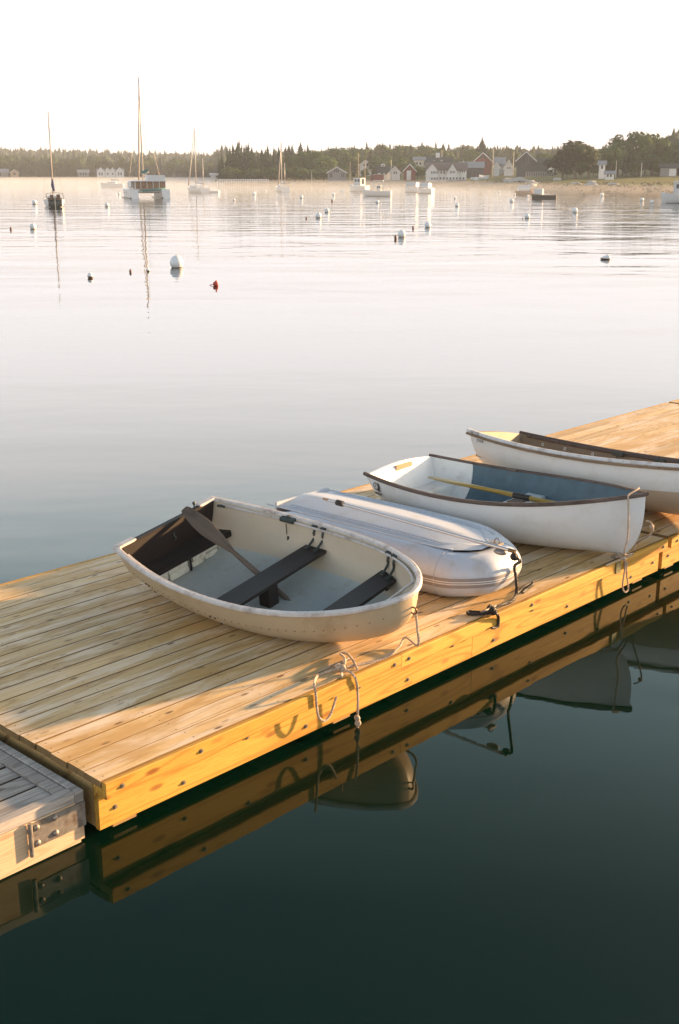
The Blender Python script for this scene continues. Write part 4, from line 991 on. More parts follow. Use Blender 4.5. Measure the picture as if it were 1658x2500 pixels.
# ------------------------------------------------------------------ buildings
def wallmat(name, c): return plain(name, c, .8, 0, .08, .8)
WM = dict(white=wallmat('white_clapboard', (.66, .62, .58)), cream=wallmat('cream_clapboard', (.52, .47, .38)), red=wallmat('barn_red_board', (.20, .055, .04)), grey=wallmat('grey_shingle', (.24, .23, .22)),
          dark=wallmat('dark_shingle', (.075, .075, .07)), tan=wallmat('tan_board', (.42, .30, .19)), yellow=wallmat('yellow_board', (.55, .42, .18)), brownroof=wallmat('brown_roof', (.15, .115, .10)), darkroof=wallmat('dark_green_roof', (.045, .055, .052)),
          greyroof=wallmat('grey_roof', (.26, .26, .27)), paleblue=wallmat('pale_blue_board', (.42, .48, .52)))
WINM = plain('dark_window_glass', (.05, .06, .07), .15)
M['trim'] = WM['white']
def building(name, label, px0, px1, pbase, peave, pridge, d, wall, roof, gable, wins=(), depth=None, door=None, chimney=None, cupola=None, gables=(), dormers=(), flat=False, cat='house', trim=True):
    m = d / 3017.0; wd = (px1 - px0) * m; pc = (px0 + px1) / 2; z0 = elev(pbase, d); hE = elev(peave, d) - z0; hR = elev(pridge, d) - z0
    D = depth or wd * .9; th = AZ - PI / 2 - math.atan((pc - CX) / 3017.0)
    x, y, _ = spot(pc, d, 0); t = thing(name, label, cat, (x, y, z0), (0, 0, th))
    X = lambda px: (px - pc) * m; Z = lambda py: elev(py, d) - z0
    b = MB(); b.box((0, D / 2, hE / 2 - 1.0), (wd, D, hE + 2.0)); ov = .35
    if gable and not flat:
        b.add([(-wd / 2, 0, hE), (wd / 2, 0, hE), (0, 0, hR), (-wd / 2, D, hE), (wd / 2, D, hE), (0, D, hR)], [(0, 1, 2), (4, 3, 5)])
    elif not flat:
        b.add([(-wd / 2, 0, hE), (-wd / 2, D, hE), (-wd / 2, D / 2, hR), (wd / 2, 0, hE), (wd / 2, D, hE), (wd / 2, D / 2, hR)], [(1, 0, 2), (3, 4, 5)])
    b.build('wall', WM[wall], t)
    r = MB(); tk = .18
    if flat: r.box((0, D / 2, hE + .1), (wd + .5, D + .5, .2))
    elif gable:
        for s in (-1, 1):
            sl = (hR - hE) / (wd / 2); e = (s * (wd / 2 + ov), hE - ov * sl)
            r.add([(0, -ov, hR + tk), (e[0], -ov, e[1] + tk), (e[0], D + ov, e[1] + tk), (0, D + ov, hR + tk), (0, -ov, hR), (e[0], -ov, e[1]), (e[0], D + ov, e[1]), (0, D + ov, hR)], [(0, 1, 2, 3), (7, 6, 5, 4), (0, 4, 5, 1), (1, 5, 6, 2), (2, 6, 7, 3)])
    else:
        sl = (hR - hE) / (D / 2)
        for s in (-1, 1):
            yv = D / 2 + s * (D / 2 + ov); zv = hE - ov * sl
            r.add([(-wd / 2 - ov, D / 2, hR + tk), (wd / 2 + ov, D / 2, hR + tk), (wd / 2 + ov, yv, zv + tk), (-wd / 2 - ov, yv, zv + tk), (-wd / 2 - ov, D / 2, hR), (wd / 2 + ov, D / 2, hR), (wd / 2 + ov, yv, zv), (-wd / 2 - ov, yv, zv)], [(0, 1, 2, 3), (7, 6, 5, 4), (2, 6, 7, 3), (0, 3, 7, 4), (1, 5, 6, 2)])
    ro = r.build('roof', WM[roof], t)
    if gable and trim and not flat:
        q = MB()
        for s in (-1, 1):
            q.tube([(0, -ov - .06, hR), (s * (wd / 2 + ov), -ov - .06, hE - ov * (hR - hE) / (wd / 2))], .16, 4)
        q.build('gable_trim', M['trim'], t)
    for (g0, g1, gb, gp, gw) in gables:   # cross gables standing forward of the front wall
        w2 = (g1 - g0) * m; c = X((g0 + g1) / 2); zb, zp = Z(gb), Z(gp); G = MB()
        G.add([(c - w2 / 2, -.7, zb), (c + w2 / 2, -.7, zb), (c, -.7, zp), (c - w2 / 2, D * .5, zb), (c + w2 / 2, D * .5, zb), (c, D * .5, zp)], [(0, 1, 2)])
        if zb > .5: G.box((c, -.35, (zb - 1) / 2), (w2, .7, zb + 1))
        go_ = G.build('gable', WM[gw], t); G = MB()
        for s in (-1, 1):
            e = (c + s * (w2 / 2 + .2), zb - .25); G.add([(c, -.9, zp + .15), (e[0], -.9, e[1] + .15), (e[0], D * .5, e[1] + .15), (c, D * .5, zp + .15), (c, -.9, zp), (e[0], -.9, e[1])], [(0, 1, 2, 3), (0, 4, 5, 1)])
        G.build('roof', WM[roof], go_)
    for (w0, w1, n, t0, t1) in wins:
        for i in range(n):
            c = X(w0 + (w1 - w0) * (i + .5) / n); ww = (w1 - w0) * m / n * .5; zc = (Z(t0) + Z(t1)) / 2; hh = abs(Z(t0) - Z(t1)); yo = -.03
            for g in gables:
                if X(g[0]) < c < X(g[1]): yo = -.73
            MB().box((c, yo, zc), (ww, .08, hh)).build('window', WINM, t)
    if door: MB().box((X((door[0] + door[1]) / 2), -.04, Z(door[2]) / 2), ((door[1] - door[0]) * m, .1, Z(door[2]))).build('door', WM[door[3]] if len(door) > 3 else WM['white'], t)
    for (a, c, tp, bt) in dormers:
        w2 = (c - a) * m; xc = X((a + c) / 2); DM = MB(); yb = D * .22; zt, zb = Z(tp), Z(bt)
        DM.box((xc, yb + 1.0, (zt * .35 + zb * .65)), (w2 * .8, 2.0, (zt - zb) * .8)); DM.add([(xc - w2 / 2, yb - .15, zb * .35 + zt * .65), (xc + w2 / 2, yb - .15, zb * .35 + zt * .65), (xc, yb - .15, zt), (xc - w2 / 2, yb + 2, zb * .35 + zt * .65), (xc + w2 / 2, yb + 2, zb * .35 + zt * .65), (xc, yb + 2, zt)], [(0, 1, 2), (0, 2, 5, 3), (1, 4, 5, 2)])
        dd = DM.build('dormer', WM['white'], t); MB().box((xc, yb - .05, zt * .3 + zb * .7), (w2 * .35, .08, (zt - zb) * .4)).build('window', WINM, dd)
    if chimney: MB().box((X(chimney[0]), D * .5, (hR + Z(chimney[1])) / 2), (.7, .7, Z(chimney[1]) - hR + 1.2)).build('chimney', WM['tan'], ro)
    if cupola:
        C_ = MB(); C_.box((X((cupola[0] + cupola[1]) / 2), D / 2, (hR + Z(cupola[2])) / 2), ((cupola[1] - cupola[0]) * m, 1.2, Z(cupola[2]) - hR + .8)); C_.build('cupola', WM['white'], ro)
    return t
building('waterfront_inn', 'long white waterfront building with two steep gables and rows of windows on posts', 1041, 1139, 441, 415, 398, 330, 'white', 'brownroof', False, depth=9,
         wins=[(1052, 1071, 5, 418, 424), (1074, 1088, 2, 418, 424), (1098, 1112, 4, 417, 423), (1121, 1136, 3, 417, 421), (1052, 1070, 5, 433, 439), (1072, 1136, 8, 433, 438)], gables=[(1040, 1070, 417, 399, 'white'), (1089, 1120, 424, 399, 'white')])
building('house', 'house with dark roof, two white dormers and a cupola behind the white waterfront building', 1038, 1104, 414, 402, 383, 382, 'white', 'darkroof', False, dormers=[(1054, 1064, 391, 401), (1072, 1083, 390, 401)], cupola=(1063, 1073, 376), chimney=(1078, 371))
building('house', 'cream building half hidden left of the dark dormered roof', 1010, 1037, 408, 390, 384, 384, 'cream', 'greyroof', False, wins=[(1014, 1030, 2, 396, 402)])
building('boathouse', 'small red gabled boathouse with a white door beside the white waterfront building', 986, 1015, 440, 416, 401, 340, 'red', 'brownroof', True, door=(993, 1004, 416), wins=[(994, 1003, 1, 414, 419)])
building('house', 'dark shingled house with a band of windows right of the white waterfront building', 1120, 1180, 434, 409, 396, 352, 'dark', 'greyroof', False, depth=8, wins=[(1140, 1176, 6, 409, 413), (1145, 1151, 1, 420, 430), (1156, 1170, 2, 420, 426)])
building('barn', 'tall red gabled barn with white trim behind the dark shingled house', 1158, 1199, 424, 392, 373, 375, 'red', 'greyroof', True, depth=10, wins=[(1170, 1187, 2, 379, 387), (1182, 1190, 1, 396, 402)])
building('shed', 'small pale green gabled shed left of the white spire-like gable', 1205, 1219, 418, 408, 398, 352, 'paleblue', 'greyroof', True)
building('house', 'grey shingled house with a long roof right of the red barn', 1208, 1232, 416, 398, 385, 372, 'grey', 'greyroof', False, wins=[(1219, 1226, 1, 399, 405)])
building('house', 'narrow white house with a steep spire-like gable', 1231, 1252, 416, 409, 391, 345, 'white', 'greyroof', True, wins=[(1237, 1247, 2, 408, 412)])
building('house', 'big dark house with white trimmed gable in front of the hill wood', 1261, 1306, 421, 391, 371, 330, 'dark', 'darkroof', True, wins=[(1276, 1296, 3, 382, 397)])
building('house', 'long low dark wing with a white garage door beside the white trimmed gable', 1305, 1358, 421, 400, 388, 328, 'dark', 'darkroof', False, door=(1339, 1353, 402))
building('house', 'small white gabled house by the red boathouse, windows on its front', 951, 977, 434, 420, 406, 350, 'white', 'greyroof', True, wins=[(960, 970, 2, 419, 425)])
building('house', 'white house with a dark side roof and one dormer left of the small white gable', 922, 952, 434, 419, 405, 354, 'white', 'darkroof', False, wins=[(928, 948, 2, 421, 426)], dormers=[(929, 941, 399, 406)])
building('house', 'grey-white house with a gable up in the trees left of the village', 878, 907, 414, 402, 391, 400, 'white', 'greyroof', True, wins=[(886, 900, 2, 400, 406)])
building('boatshed', 'grey gabled boatshed with white framed front near the masts', 800, 845, 438, 421, 408, 338, 'grey', 'greyroof', True, wins=[(804, 812, 2, 423, 433), (815, 828, 3, 414, 421), (832, 842, 2, 423, 433)])
building('shed', 'flat topped reddish shed on the shore behind the moored white boat', 904, 937, 441, 427, 426, 336, 'red', 'greyroof', True, flat=True, wins=[(907, 912, 1, 429, 438)])
building('house', 'pale far house with four white gables in a row on the left shore', 238, 302, 431, 419, 413, 588, 'grey', 'greyroof', False, depth=8,
         gables=[(237, 256, 418, 408, 'white'), (257, 269, 417, 408, 'white'), (269, 281, 417, 408, 'white'), (282, 302, 418, 408, 'white')], wins=[(241, 252, 2, 421, 428), (260, 278, 3, 422, 427), (286, 298, 2, 421, 428)])
building('house', 'tan gabled cottage on the far left shore', 25, 45, 429, 421, 414, 588, 'tan', 'brownroof', True, wins=[(30, 40, 1, 422, 427)])
building('house', 'grey cottage at the very left edge of the far shore', 2, 20, 429, 420, 413, 590, 'grey', 'greyroof', False)
building('house', 'low grey cottage left of the four-gabled house', 190, 217, 431, 421, 415, 592, 'grey', 'greyroof', False, wins=[(194, 212, 3, 422, 427)])
building('house', 'narrow white tower-like cottage on the right mudflat shore', 1462, 1477, 431, 400, 394, 275, 'white', 'greyroof', False, wins=[(1465, 1474, 1, 404, 412)], cat='cottage')
building('house', 'low white cottage joined to the right of the narrow one', 1478, 1500, 439, 424, 419, 268, 'white', 'greyroof', False, wins=[(1481, 1496, 2, 426, 432)], cat='cottage')
building('house', 'dark cottage with a white garage door under the trees at far right', 1613, 1652, 430, 409, 402, 284, 'grey', 'darkroof', False, door=(1634, 1650, 412))
building('house', 'small yellow house between the headland spruces', 702, 710, 410, 399, 391, 388, 'yellow', 'greyroof', True)
building('house', 'pale roofed house peeping above the headland trees', 664, 684, 412, 392, 384, 402, 'grey', 'greyroof', False)
building('shed', 'little white roofed shed at the tip of the headland', 514, 531, 432, 427, 424, 352, 'white', 'white', False, cat='shed')
# wharf on posts in front of the waterfront building
def posts_pier(name, label, px0, px1, d, ptop, n, deck=True, mat='grey'):
    t = thing(name, label, 'fence' if name == 'fence' else 'wharf', spot((px0 + px1) / 2, d, 0)); base = Vector(t.location); zt = elev(ptop, d)
    if deck:
        a, c = Vector(spot(px0, d, zt)) - base, Vector(spot(px1, d, zt)) - base; a.z = c.z = zt
        b = MB(); b.tube([a, c], .5, 4, flat=.25); b.build('deck', WM[mat], t)
    for i in range(n):
        p = Vector(spot(px0 + (px1 - px0) * i / (n - 1), d - .3, 0)) - base; b = MB(); b.tube([(p.x, p.y, -1), (p.x, p.y, zt + (.5 if not deck else 0))], .14, 6); b.build('post', WM[mat], t)
posts_pier('wharf', 'wharf on thin posts under the white waterfront building', 1092, 1140, 318, 440, 12)
posts_pier('wharf', 'long low pier with a row of pale posts on the left headland', 530, 655, 345, 438, 30, mat='white')
posts_pier('fence', 'pale post fence below the big dark house', 1285, 1358, 318, 420, 14, mat='grey')
# poles
for px, pt, pb, d, lb in ((1203, 364, 424, 350, 'tall pale utility pole right of the red barn'), (1253, 372, 420, 345, 'utility pole right of the spire-like gable'), (1131, 392, 436, 345, 'thin white flagpole before the dark shingled house'), (855, 396, 440, 330, 'yellowish pole left of the village waterfront'),
    (875, 374, 442, 332, 'tall brown mast-like pole by the grey-white house'), (891, 394, 442, 332, 'pink and white pole right of the tall brown pole'), (761, 419, 440, 335, 'short pale post on the headland beach'), (955, 390, 432, 350, 'thin pole above the small white gabled house'), (1504, 392, 432, 285, 'pale pole right of the low white cottage'), (1566, 398, 428, 285, 'pale pole in front of the right thicket')):
    o = MB().tube([(0, 0, -1), (0, 0, elev(pt, d) - elev(pb, d))], [.13, .08], 6).build('pole', WM['tan' if 'brown' in lb or 'yell' in lb else 'cream']); o.location = spot(px, d, elev(pb, d)); tag(o, lb, 'pole')
    if 'utility' in lb: MB().box((0, 0, elev(pt, d) - elev(pb, d) - .5), (1.6, .1, .12)).build('crossarm', M['bark'], o)
# boulders
M['rock'] = plain('pale_rock', (.40, .37, .34), .9, 0, .25, 2)
def rock_mesh(sd_):
    rr = random.Random(sd_); b = MB().ball((0, 0, 0), (1, .8, .55), 9, 6); b.v = [(x * rr.uniform(.75, 1.2), y * rr.uniform(.75, 1.2), z * rr.uniform(.7, 1.25)) for x, y, z in b.v]; return b.mesh('boulder', M['rock'])
RK = [rock_mesh(i) for i in range(3)]
rr = random.Random(9)
for i in range(26):
    px = rr.uniform(1238, 1290) if i < 16 else rr.uniform(1290, 1560); d = 300 + rr.uniform(-22, 20) if i < 16 else 250 + rr.uniform(-30, 25)
    s_ = rr.uniform(.5, 1.2); o = inst('boulder', RK[i % 3], None, spot(px, d, ground(px, d) + .1), (0, 0, rr.uniform(0, 6)), (s_ * 1.5, s_, s_ * .8))
    tag(o, 'pale boulder in the heap below the spire-like gable' if i < 16 else 'boulder scattered on the right mudflat', 'boulder', 'heaped boulders' if i < 16 else 'scattered boulders')
b = MB(); rr = random.Random(12)
for i in range(1500):
    px = rr.uniform(540, 1700); e = rr.uniform(1, 60) if px > 1150 else rr.uniform(1, 22); d = ds_at(px) + e; s_ = rr.uniform(.12, .5); x, y, z = spot(px, d, ground(px, d))
    b.add([(x - s_ * 1.4, y, z - .1), (x, y - s_, z - .1), (x + s_ * 1.4, y, z - .1), (x, y + s_, z - .1), (x + rr.uniform(-.2, .2), y, z + s_ * .6)], [(0, 1, 4), (1, 2, 4), (2, 3, 4), (3, 0, 4)])
o = b.build('rockweed', plain('brown_rockweed', (.11, .075, .035), .9, 0, .3, .5), kind='stuff'); o['label'] = 'rockweed and stones on the tidal flat'

# ------------------------------------------------------------------ buoys
M['buoy'] = plain('white_buoy_plastic', (.76, .75, .74), .4, 0, .03, 3)
M['buoyd'] = plain('waterline_slime', (.20, .14, .06), .7, 0, .2, 8)
M['buoyred'] = plain('red_orange_buoy', (.45, .045, .02), .45)
M['buoyb'] = plain('brown_float', (.13, .065, .04), .6)
def buoy(px, pw, dia, kind, label, group=None):
    d = wdist(pw); D = dia * d / 3017.0; r = D / 2; x, y, _ = spot(px, d, 0)
    big = dia > 8
    if big and kind == 'w':
        t = thing('mooring_buoy', label, 'buoy', (x, y, 0), (0, 0, px), group)
        MB().ball((0, 0, r * .72), r, 20, 14).build('float', M['buoy'], t, True)
        b = MB().ball((0, 0, r * .70), (r * 1.006, r * 1.006, r * 1.004), 20, 14)
        keep = [f for f in b.f if max(b.v[i][2] for i in f) < r * .16]; b.f = keep; b.m = [0] * len(keep); b.build('waterline_band', M['buoyd'], t, True)
        b = MB().tube([(0, 0, r * 1.69), (0, 0, r * 1.735)], r * .09, 8); b.tube([(r * .07 * math.cos(a), 0, r * 1.77 + r * .07 * math.sin(a)) for a in [i * PI / 4 for i in range(8)]], r * .03, 4, closed=True); b.build('ring', M['galv'], t)
        return t
    b = MB()
    if kind == 'w': b.ball((0, 0, r * .7), r, 12, 9); m_ = M['buoy']
    elif kind == 'b': b.ball((0, 0, r * .9), (r * .9, r * .9, r * 1.5), 10, 8); m_ = M['buoyb']
    elif kind == 'm': b.ball((0, 0, r * .75), (r, r, r * 1.05), 12, 9); b.m = [1 if max(b.v[i][2] for i in f) < r * .6 else 0 for f in b.f]; m_ = [M['buoy'], M['buoyb']]
    elif kind == 'r':
        b.ball((0, 0, r * .6), (r, r * .8, r * .9), 12, 9); b.tube([(0, 0, r), (r * .3, 0, r * 1.9)], r * .25, 6); b.tube([(-r * 2.6, .1, .01), (-r * 1.2, 0, .03), (0, 0, .05)], r * .12, 5); m_ = M['buoyred']
    o = b.build('mooring_buoy' if kind in 'wm' else 'lobster_buoy', m_, None, True); o.location = (x, y, 0); o.rotation_euler.z = px * .7
    return tag(o, label, 'buoy', group)
buoy(423, 658, 34, 'w', 'largest white mooring ball, alone in the calm water left of centre')
for a in [(206, 685, 15, 'm', 'small white float with a dark underside in the left foreground water'), (307, 671, 7, 'b', 'tiny brown float between the small white float and the largest ball'), (351, 668, 9, 'm', 'tiny two-tone float just left of the largest white ball'),
          (519, 705, 15, 'r', 'red float with a short trailing line right of the largest ball'), (71, 561, 16, 'w', 'white mooring ball near the left edge, below the black-sterned sailboat'), (16, 563, 6, 'b', 'tiny brown float at the left edge'),
          (79, 499, 12, 'w', 'white ball just left of the black-sterned sailboat'), (257, 505, 11, 'w', 'white ball between the black-sterned sailboat and the catamaran'), (288, 475, 7, 'w', 'very small white ball close to the left hull of the catamaran'),
          (777, 533, 15, 'w', 'nearer of the two white balls at middle distance, centre'), (747, 536, 5, 'b', 'tiny yellow-brown float left of the paired white balls'), (798, 519, 12, 'w', 'farther of the two white balls at middle distance, centre'),
          (735, 484, 9, 'w', 'white ball in the far water left of centre line'), (619, 476, 9, 'w', 'white ball left of the slim distant sailboat'), (570, 490, 6, 'w', 'little white float with a reflection near the headland'),
          (814, 477, 8, 'w', 'white ball in the mist near the moored white boats'), (834, 468, 6, 'w', 'smallest ball in the mist left of the moored white boats'), (922, 496, 9, 'w', 'white ball just in front of the moored white launch'),
          (648, 467, 5, 'w', 'tiny ball beside the slim distant sailboat'), (811, 493, 5, 'b', 'tiny brown float far out in the middle'), (983, 581, 20, 'w', 'white mooring ball right of centre with a brown float beside it'),
          (968, 586, 8, 'b', 'upright brown float left of the right-of-centre mooring ball'), (1047, 557, 16, 'w', 'white ball behind the right-of-centre mooring ball'), (1011, 560, 6, 'b', 'brown stick float between the two right-of-centre balls'),
          (1292, 534, 13, 'w', 'white ball with a tiny float at its left, right half'), (1281, 536, 3, 'b', 'tiny float left of the white ball in the right half'), (1409, 520, 14, 'w', 'white ball in the dark reflections at right'),
          (1252, 494, 10, 'w', 'small white ball in the streaky reflections of the village'), (1118, 505, 10, 'w', 'small white ball below the white waterfront building'), (1572, 491, 9, 'w', 'left one of the two balls beside the launch at the right edge'),
          (1597, 497, 10, 'w', 'right one of the two balls beside the launch at the right edge'), (1113, 486, 6, 'w', 'tiny far ball below the white waterfront building'), (1221, 471, 5, 'w', 'tiny far ball left of the two open boats'), (1473, 479, 9, 'w', 'white ball far off on the right under the domed tree'),
          (1259, 476, 5, 'w', 'tiny ball at the bow of the white canopied boat'), (1292, 481, 6, 'w', 'small ball between the two open boats')]:
    buoy(*a)
# white pickup float lying on its side
d = wdist(638); x, y, _ = spot(1491, d, 0); t = thing('pickup_float', 'white lozenge-shaped float with a dark waterline lying alone at right', 'buoy', (x, y, 0), (0, 0, AZ - PI / 2))
b = MB().ball((0, 0, .07), (.20, .10, .085), 16, 10); b.v = [(x_, y_ * (1 + .4 * x_ / .2), z_ * (1 + .35 * x_ / .2) if z_ > 0 else z_) for x_, y_, z_ in b.v]; b.build('float', M['buoy'], t, True)
b = MB().ball((0, 0, .03), (.205, .105, .045), 16, 8); b.build('waterline_band', M['buoyb'], t, True); MB().ball((.08, 0, .17), .035, 10, 8).build('knob', M['buoy'], t, True)

# ------------------------------------------------------------------ boats afloat
M['bwhite'] = plain('boat_white', (.60, .59, .58), .35, 0, .03, 1)
M['bdark'] = plain('boat_black_green', (.012, .018, .014), .35)
M['bbrown'] = plain('boat_bottom_brown', (.13, .06, .035), .5)
M['bblue'] = plain('sail_cover_blue', (.03, .03, .10), .7)
M['teal'] = plain('sail_cover_teal', (.015, .14, .14), .7)
M['clear'] = plain('brown_cockpit_curtain', (.22, .12, .06), .4, 0, .4, 3)
M['mast'] = plain('pale_tan_mast', (.50, .42, .34), .4)
M['alumast'] = plain('pale_mast', (.50, .45, .40), .4)
def floating_hull(t, L, bw, fb, mat, stripe=None, bow=2.0, res=16, transom_w=.7):
    H = Hull(L, bw / 2 * transom_w, bw / 2, .4, bow, 1.0, fb, fb * .92, fb * 1.25, k0=0, k1=0, km=-.25, nm=2.6, ns=2.6, nb=1.7, rake=L * .05, rm=2, tr=0)
    b = MB(); O = H.outer(res, 8); b.grid(O); r = O[0]; n0 = len(b.v); b.v += [tuple(p) for p in r]; m = len(r)
    b.f.append(tuple(n0 + i for i in range(m))[::-1]); b.m.append(1 if isinstance(mat, list) and len(mat) > 1 else 0)
    h = b.build('hull', mat, t, True, 45)
    D_ = MB(); S = [H.pt(tt, -1, .02) for tt in H.ts(res)]; D_.grid([[(p[0], p[1], p[2] - .03), (p[0], -p[1], p[2] - .03)] for p in S]); D_.build('deck', M['bwhite'], t)
    return H
def afloat(name, label, cat, px, pw, heading_px, group=None):
    "heading: angle of the bow, measured from straight away from the camera, positive to the right"
    d = wdist(pw); x, y, _ = spot(px, d, 0); th = AZ - math.atan((px - CX) / 3017.0) - math.radians(heading_px)
    return thing(name, label, cat, (x, y, 0), (0, 0, th), group), d
def rigging(t, lines, r, mat=None): 
    b = MB()
    for a in lines: b.tube(a, r, 4)
    return b.build('rigging', mat or M['galv'], t)
# sloop seen from astern
t, d = afloat('sailboat', 'sailboat seen from behind with a black stern and a bare mast, far left', 'sailboat', 130, 506, -2)
H = floating_hull(t, 7.5, 2.05, .72, [M['bwhite'], M['bdark']], transom_w=.66)
b = MB(); b.box((-.03, 0, .36), (.05, 1.30, .66)); b.ball((-.04, 0, .30), (.10, .66, .42), 14, 8); b.build('stern', M['bdark'], t, True, 50)
b = MB(); b.box((-.12, 0, .35), (.06, .09, 1.1)); b.build('rudder', M['mast'], t)
b = MB(); b.cbox((3.4, 0, .86), (2.8, 1.2, .38), .08); b.build('cabin', M['bwhite'], t)
MB().cbox((1.6, 0, .78), (1.8, 1.4, .12), .03).build('cockpit', M['bbrown'], t)
b = MB(); b.tube([(.9, .85, .72), (.05, .80, 1.28), (0, 0, 1.38), (.05, -.80, 1.28), (.9, -.85, .72)], .022, 6)
for yv in (-.8, -.4, .4, .8): b.tube([(.05, yv, .7), (.03, yv, 1.30)], .018, 5)
b.build('stern_rail', M['bbrown'], t)
b = MB(); b.tube([(4.3, 0, .9), (4.32, -.03, 9.1)], [.075, .05], 8); b.build('mast', M['mast'], t, True)
b = MB(); b.tube([(4.25, 0, 2.6), (4.0, 0, 2.0), (1.2, 0, 1.55)], [.07, .17, .10], 8); b.build('sail_cover', M['bblue'], t, True)
rigging(t, [[(0, 0, .8), (4.3, 0, 9.05)], [(7.3, 0, .9), (4.3, 0, 8.6)], [(4.2, .98, .7), (4.3, 0, 8)], [(4.2, -.98, .7), (4.3, 0, 8)]], .009)
b = MB(); b.box((.35, .3, .95), (.35, .3, .4)); b.box((.6, -.35, 1.0), (.3, .35, .35)); b.build('stern_gear', M['bbrown'], t)
# catamaran
t, d = afloat('catamaran', 'white catamaran with teal sail cover and a boxy canopy, tallest mast', 'catamaran', 364, 485, -9)
for s in (-1, 1):
    H = Hull(9.6, .55, .62, .4, 2.2, 1.0, 1.15, 1.15, 1.4, k0=0, k1=0, km=-.3, nm=3, ns=3, nb=1.8, rake=.3, rm=2, tr=-.9)
    b = MB(); b.grid(H.outer(16, 8)); r = H.outer(1, 8)[0]; n0 = len(b.v); b.v += r; b.f.append(tuple(n0 + i for i in range(len(r)))[::-1]); b.m.append(0)
    b.v = [(x_, y_ + s * 2.05, z_) for x_, y_, z_ in b.v]; h = b.build('hull', M['bwhite'], t, True, 45)
    b = MB(); b.grid([[(p[0], p[1] + s * 2.05, p[2] - .02), (p[0], -p[1] + s * 2.05, p[2] - .02)] for p in [H.pt(tt, -1, .01) for tt in H.ts(12)]]); b.build('deck', M['bwhite'], h)
    b = MB(); b.box((2.6, s * 2.68, .75), (.5, .04, .14)); b.box((4.6, s * 2.66, .75), (.9, .04, .14)); b.build('hull_window', WINM, h)
    b = MB(); b.grid([[H.pt(tt, -a) for a in (.62, .7, .78)] for tt in H.ts(12, 0, .9)]); b.grid([[H.pt(tt, a) for a in (.62, .7, .78)] for tt in H.ts(12, 0, .9)])
    b.f, b.m = [], []; b.v = []
    b.box((3.8, s * 2.05, .05), (7.8, 1.14, .12)); b.build('waterline_band', M['bdark'], h)
MB().cbox((4.0, 0, .95), (6.0, 3.2, .40), .05).build('bridge_deck', M['bwhite'], t)
MB().box((1.4, 0, .70), (.6, 2.9, .12)).build('bridge_beam', M['bdark'], t)
b = MB(); b.cbox((4.8, 0, 1.75), (3.4, 3.9, 1.0), .2); b.build('cabin', M['bwhite'], t)
b = MB(); b.box((2.0, -.25, 1.65), (2.2, 3.9, .95)); b.build('cockpit_curtain', M['clear'], t)
for yv in (-2.2, -1.4, -.6, .2, 1.0, 1.7): MB().box((.88, yv, 1.65), (.05, .07, .95)).build('curtain_post', M['bwhite'], t)
b = MB(); b.cbox((2.0, -.1, 2.18), (2.9, 4.5, .12), .04); b.cbox((1.8, -1.0, 2.55), (2.2, 2.3, .72), .05); b.build('hardtop', M['bwhite'], t)
b = MB(); b.tube([(.3, -2.1, 1.25), (.15, -.8, 1.08), (.2, .9, 1.0), (.35, 1.2, 1.1)], [.10, .16, .16, .06], 8); b.build('davit_tender', M['teal'], t, True)
b = MB(); b.tube([(.25, -2.2, 1.12), (.2, 1.0, .86)], .05, 6); b.build('davit_bar', M['bwhite'], t)
b = MB(); b.tube([(5.3, .0, 2.2), (5.3, .02, 15.2)], [.11, .08], 8); b.build('mast', M['alumast'], t, True)
b = MB(); b.tube([(9.3, .0, 1.4), (7.2, 0.01, 8), (5.35, .02, 14.6)], [.10, .11, .04], 8); b.build('furled_jib', M['mast'], t, True)
b = MB(); b.tube([(5.2, 0, 2.75), (1.5, -.15, 3.3)], .08, 8); b.build('boom', M['alumast'], t, True)
b = MB(); b.tube([(5.3, 0, 3.2), (4.6, 0, 3.3), (3.2, -.08, 3.42), (1.6, -.14, 3.62)], [.2, .34, .26, .12], 8, flat=.6); b.build('sail_cover', M['teal'], t, True)
rigging(t, [[(3.6, 2.3, 1.2), (5.3, 0, 13)], [(3.6, -2.3, 1.2), (5.3, 0, 13)], [(1.5, -.15, 3.4), (5.3, 0, 15.1)], [(5.3, 1.0, 9.2), (5.3, -1.0, 9.2)]], .014)
# ketch and slim sloop in the distance
def small_sail(label, px, pw, head, L, bw, mh, second=None, jib=True):
    t, d = afloat('sailboat', label, 'sailboat', px, pw, head)
    floating_hull(t, L, bw, .8, M['bwhite']); MB().cbox((L * .5, 0, .98), (L * .38, bw * .5, .36), .08).build('cabin', M['bwhite'], t)
    MB().tube([(L * .52, 0, .8), (L * .52, 0, mh)], [.09, .06], 8).build('mast', M['alumast'], t, True)
    MB().tube([(L * .5, 0, 1.6), (L * .12, 0, 1.5)], [.15, .09], 8).build('sail_cover', M['bwhite'], t, True)
    if jib: MB().tube([(L * .97, 0, 1.1), (L * .53, 0, mh * .96)], [.11, .05], 6).build('furled_jib', M['alumast'], t, True)
    if second: MB().tube([(L * .1, 0, .8), (L * .1, 0, second)], [.07, .05], 6).build('mizzen_mast', M['alumast'], t, True)
    b = MB(); b.tube([(0, -bw * .3, .8), (0, -bw * .3, 1.4), (0, bw * .3, 1.4), (0, bw * .3, .8)], .03, 5); b.build('stern_rail', M['galv'], t)
    rigging(t, [[(0, 0, 1), (L * .52, 0, mh)], [(L * .5, bw * .45, .8), (L * .52, 0, mh * .9)], [(L * .5, -bw * .45, .8), (L * .52, 0, mh * .9)]], .012)
    return t
small_sail('pale two-masted sailboat in the mist between the catamaran and the headland', 500, 471, -20, 8.5, 2.6, 10.3, 5.5)
small_sail('slim pale sailboat standing before the headland spruces', 697, 469, -10, 7.5, 2.4, 8.3, 4.8)
small_sail('ghostly pale sailboat in the mist left of the catamaran', 300, 457, -80, 5.2, 2.0, 2.2, None, False)
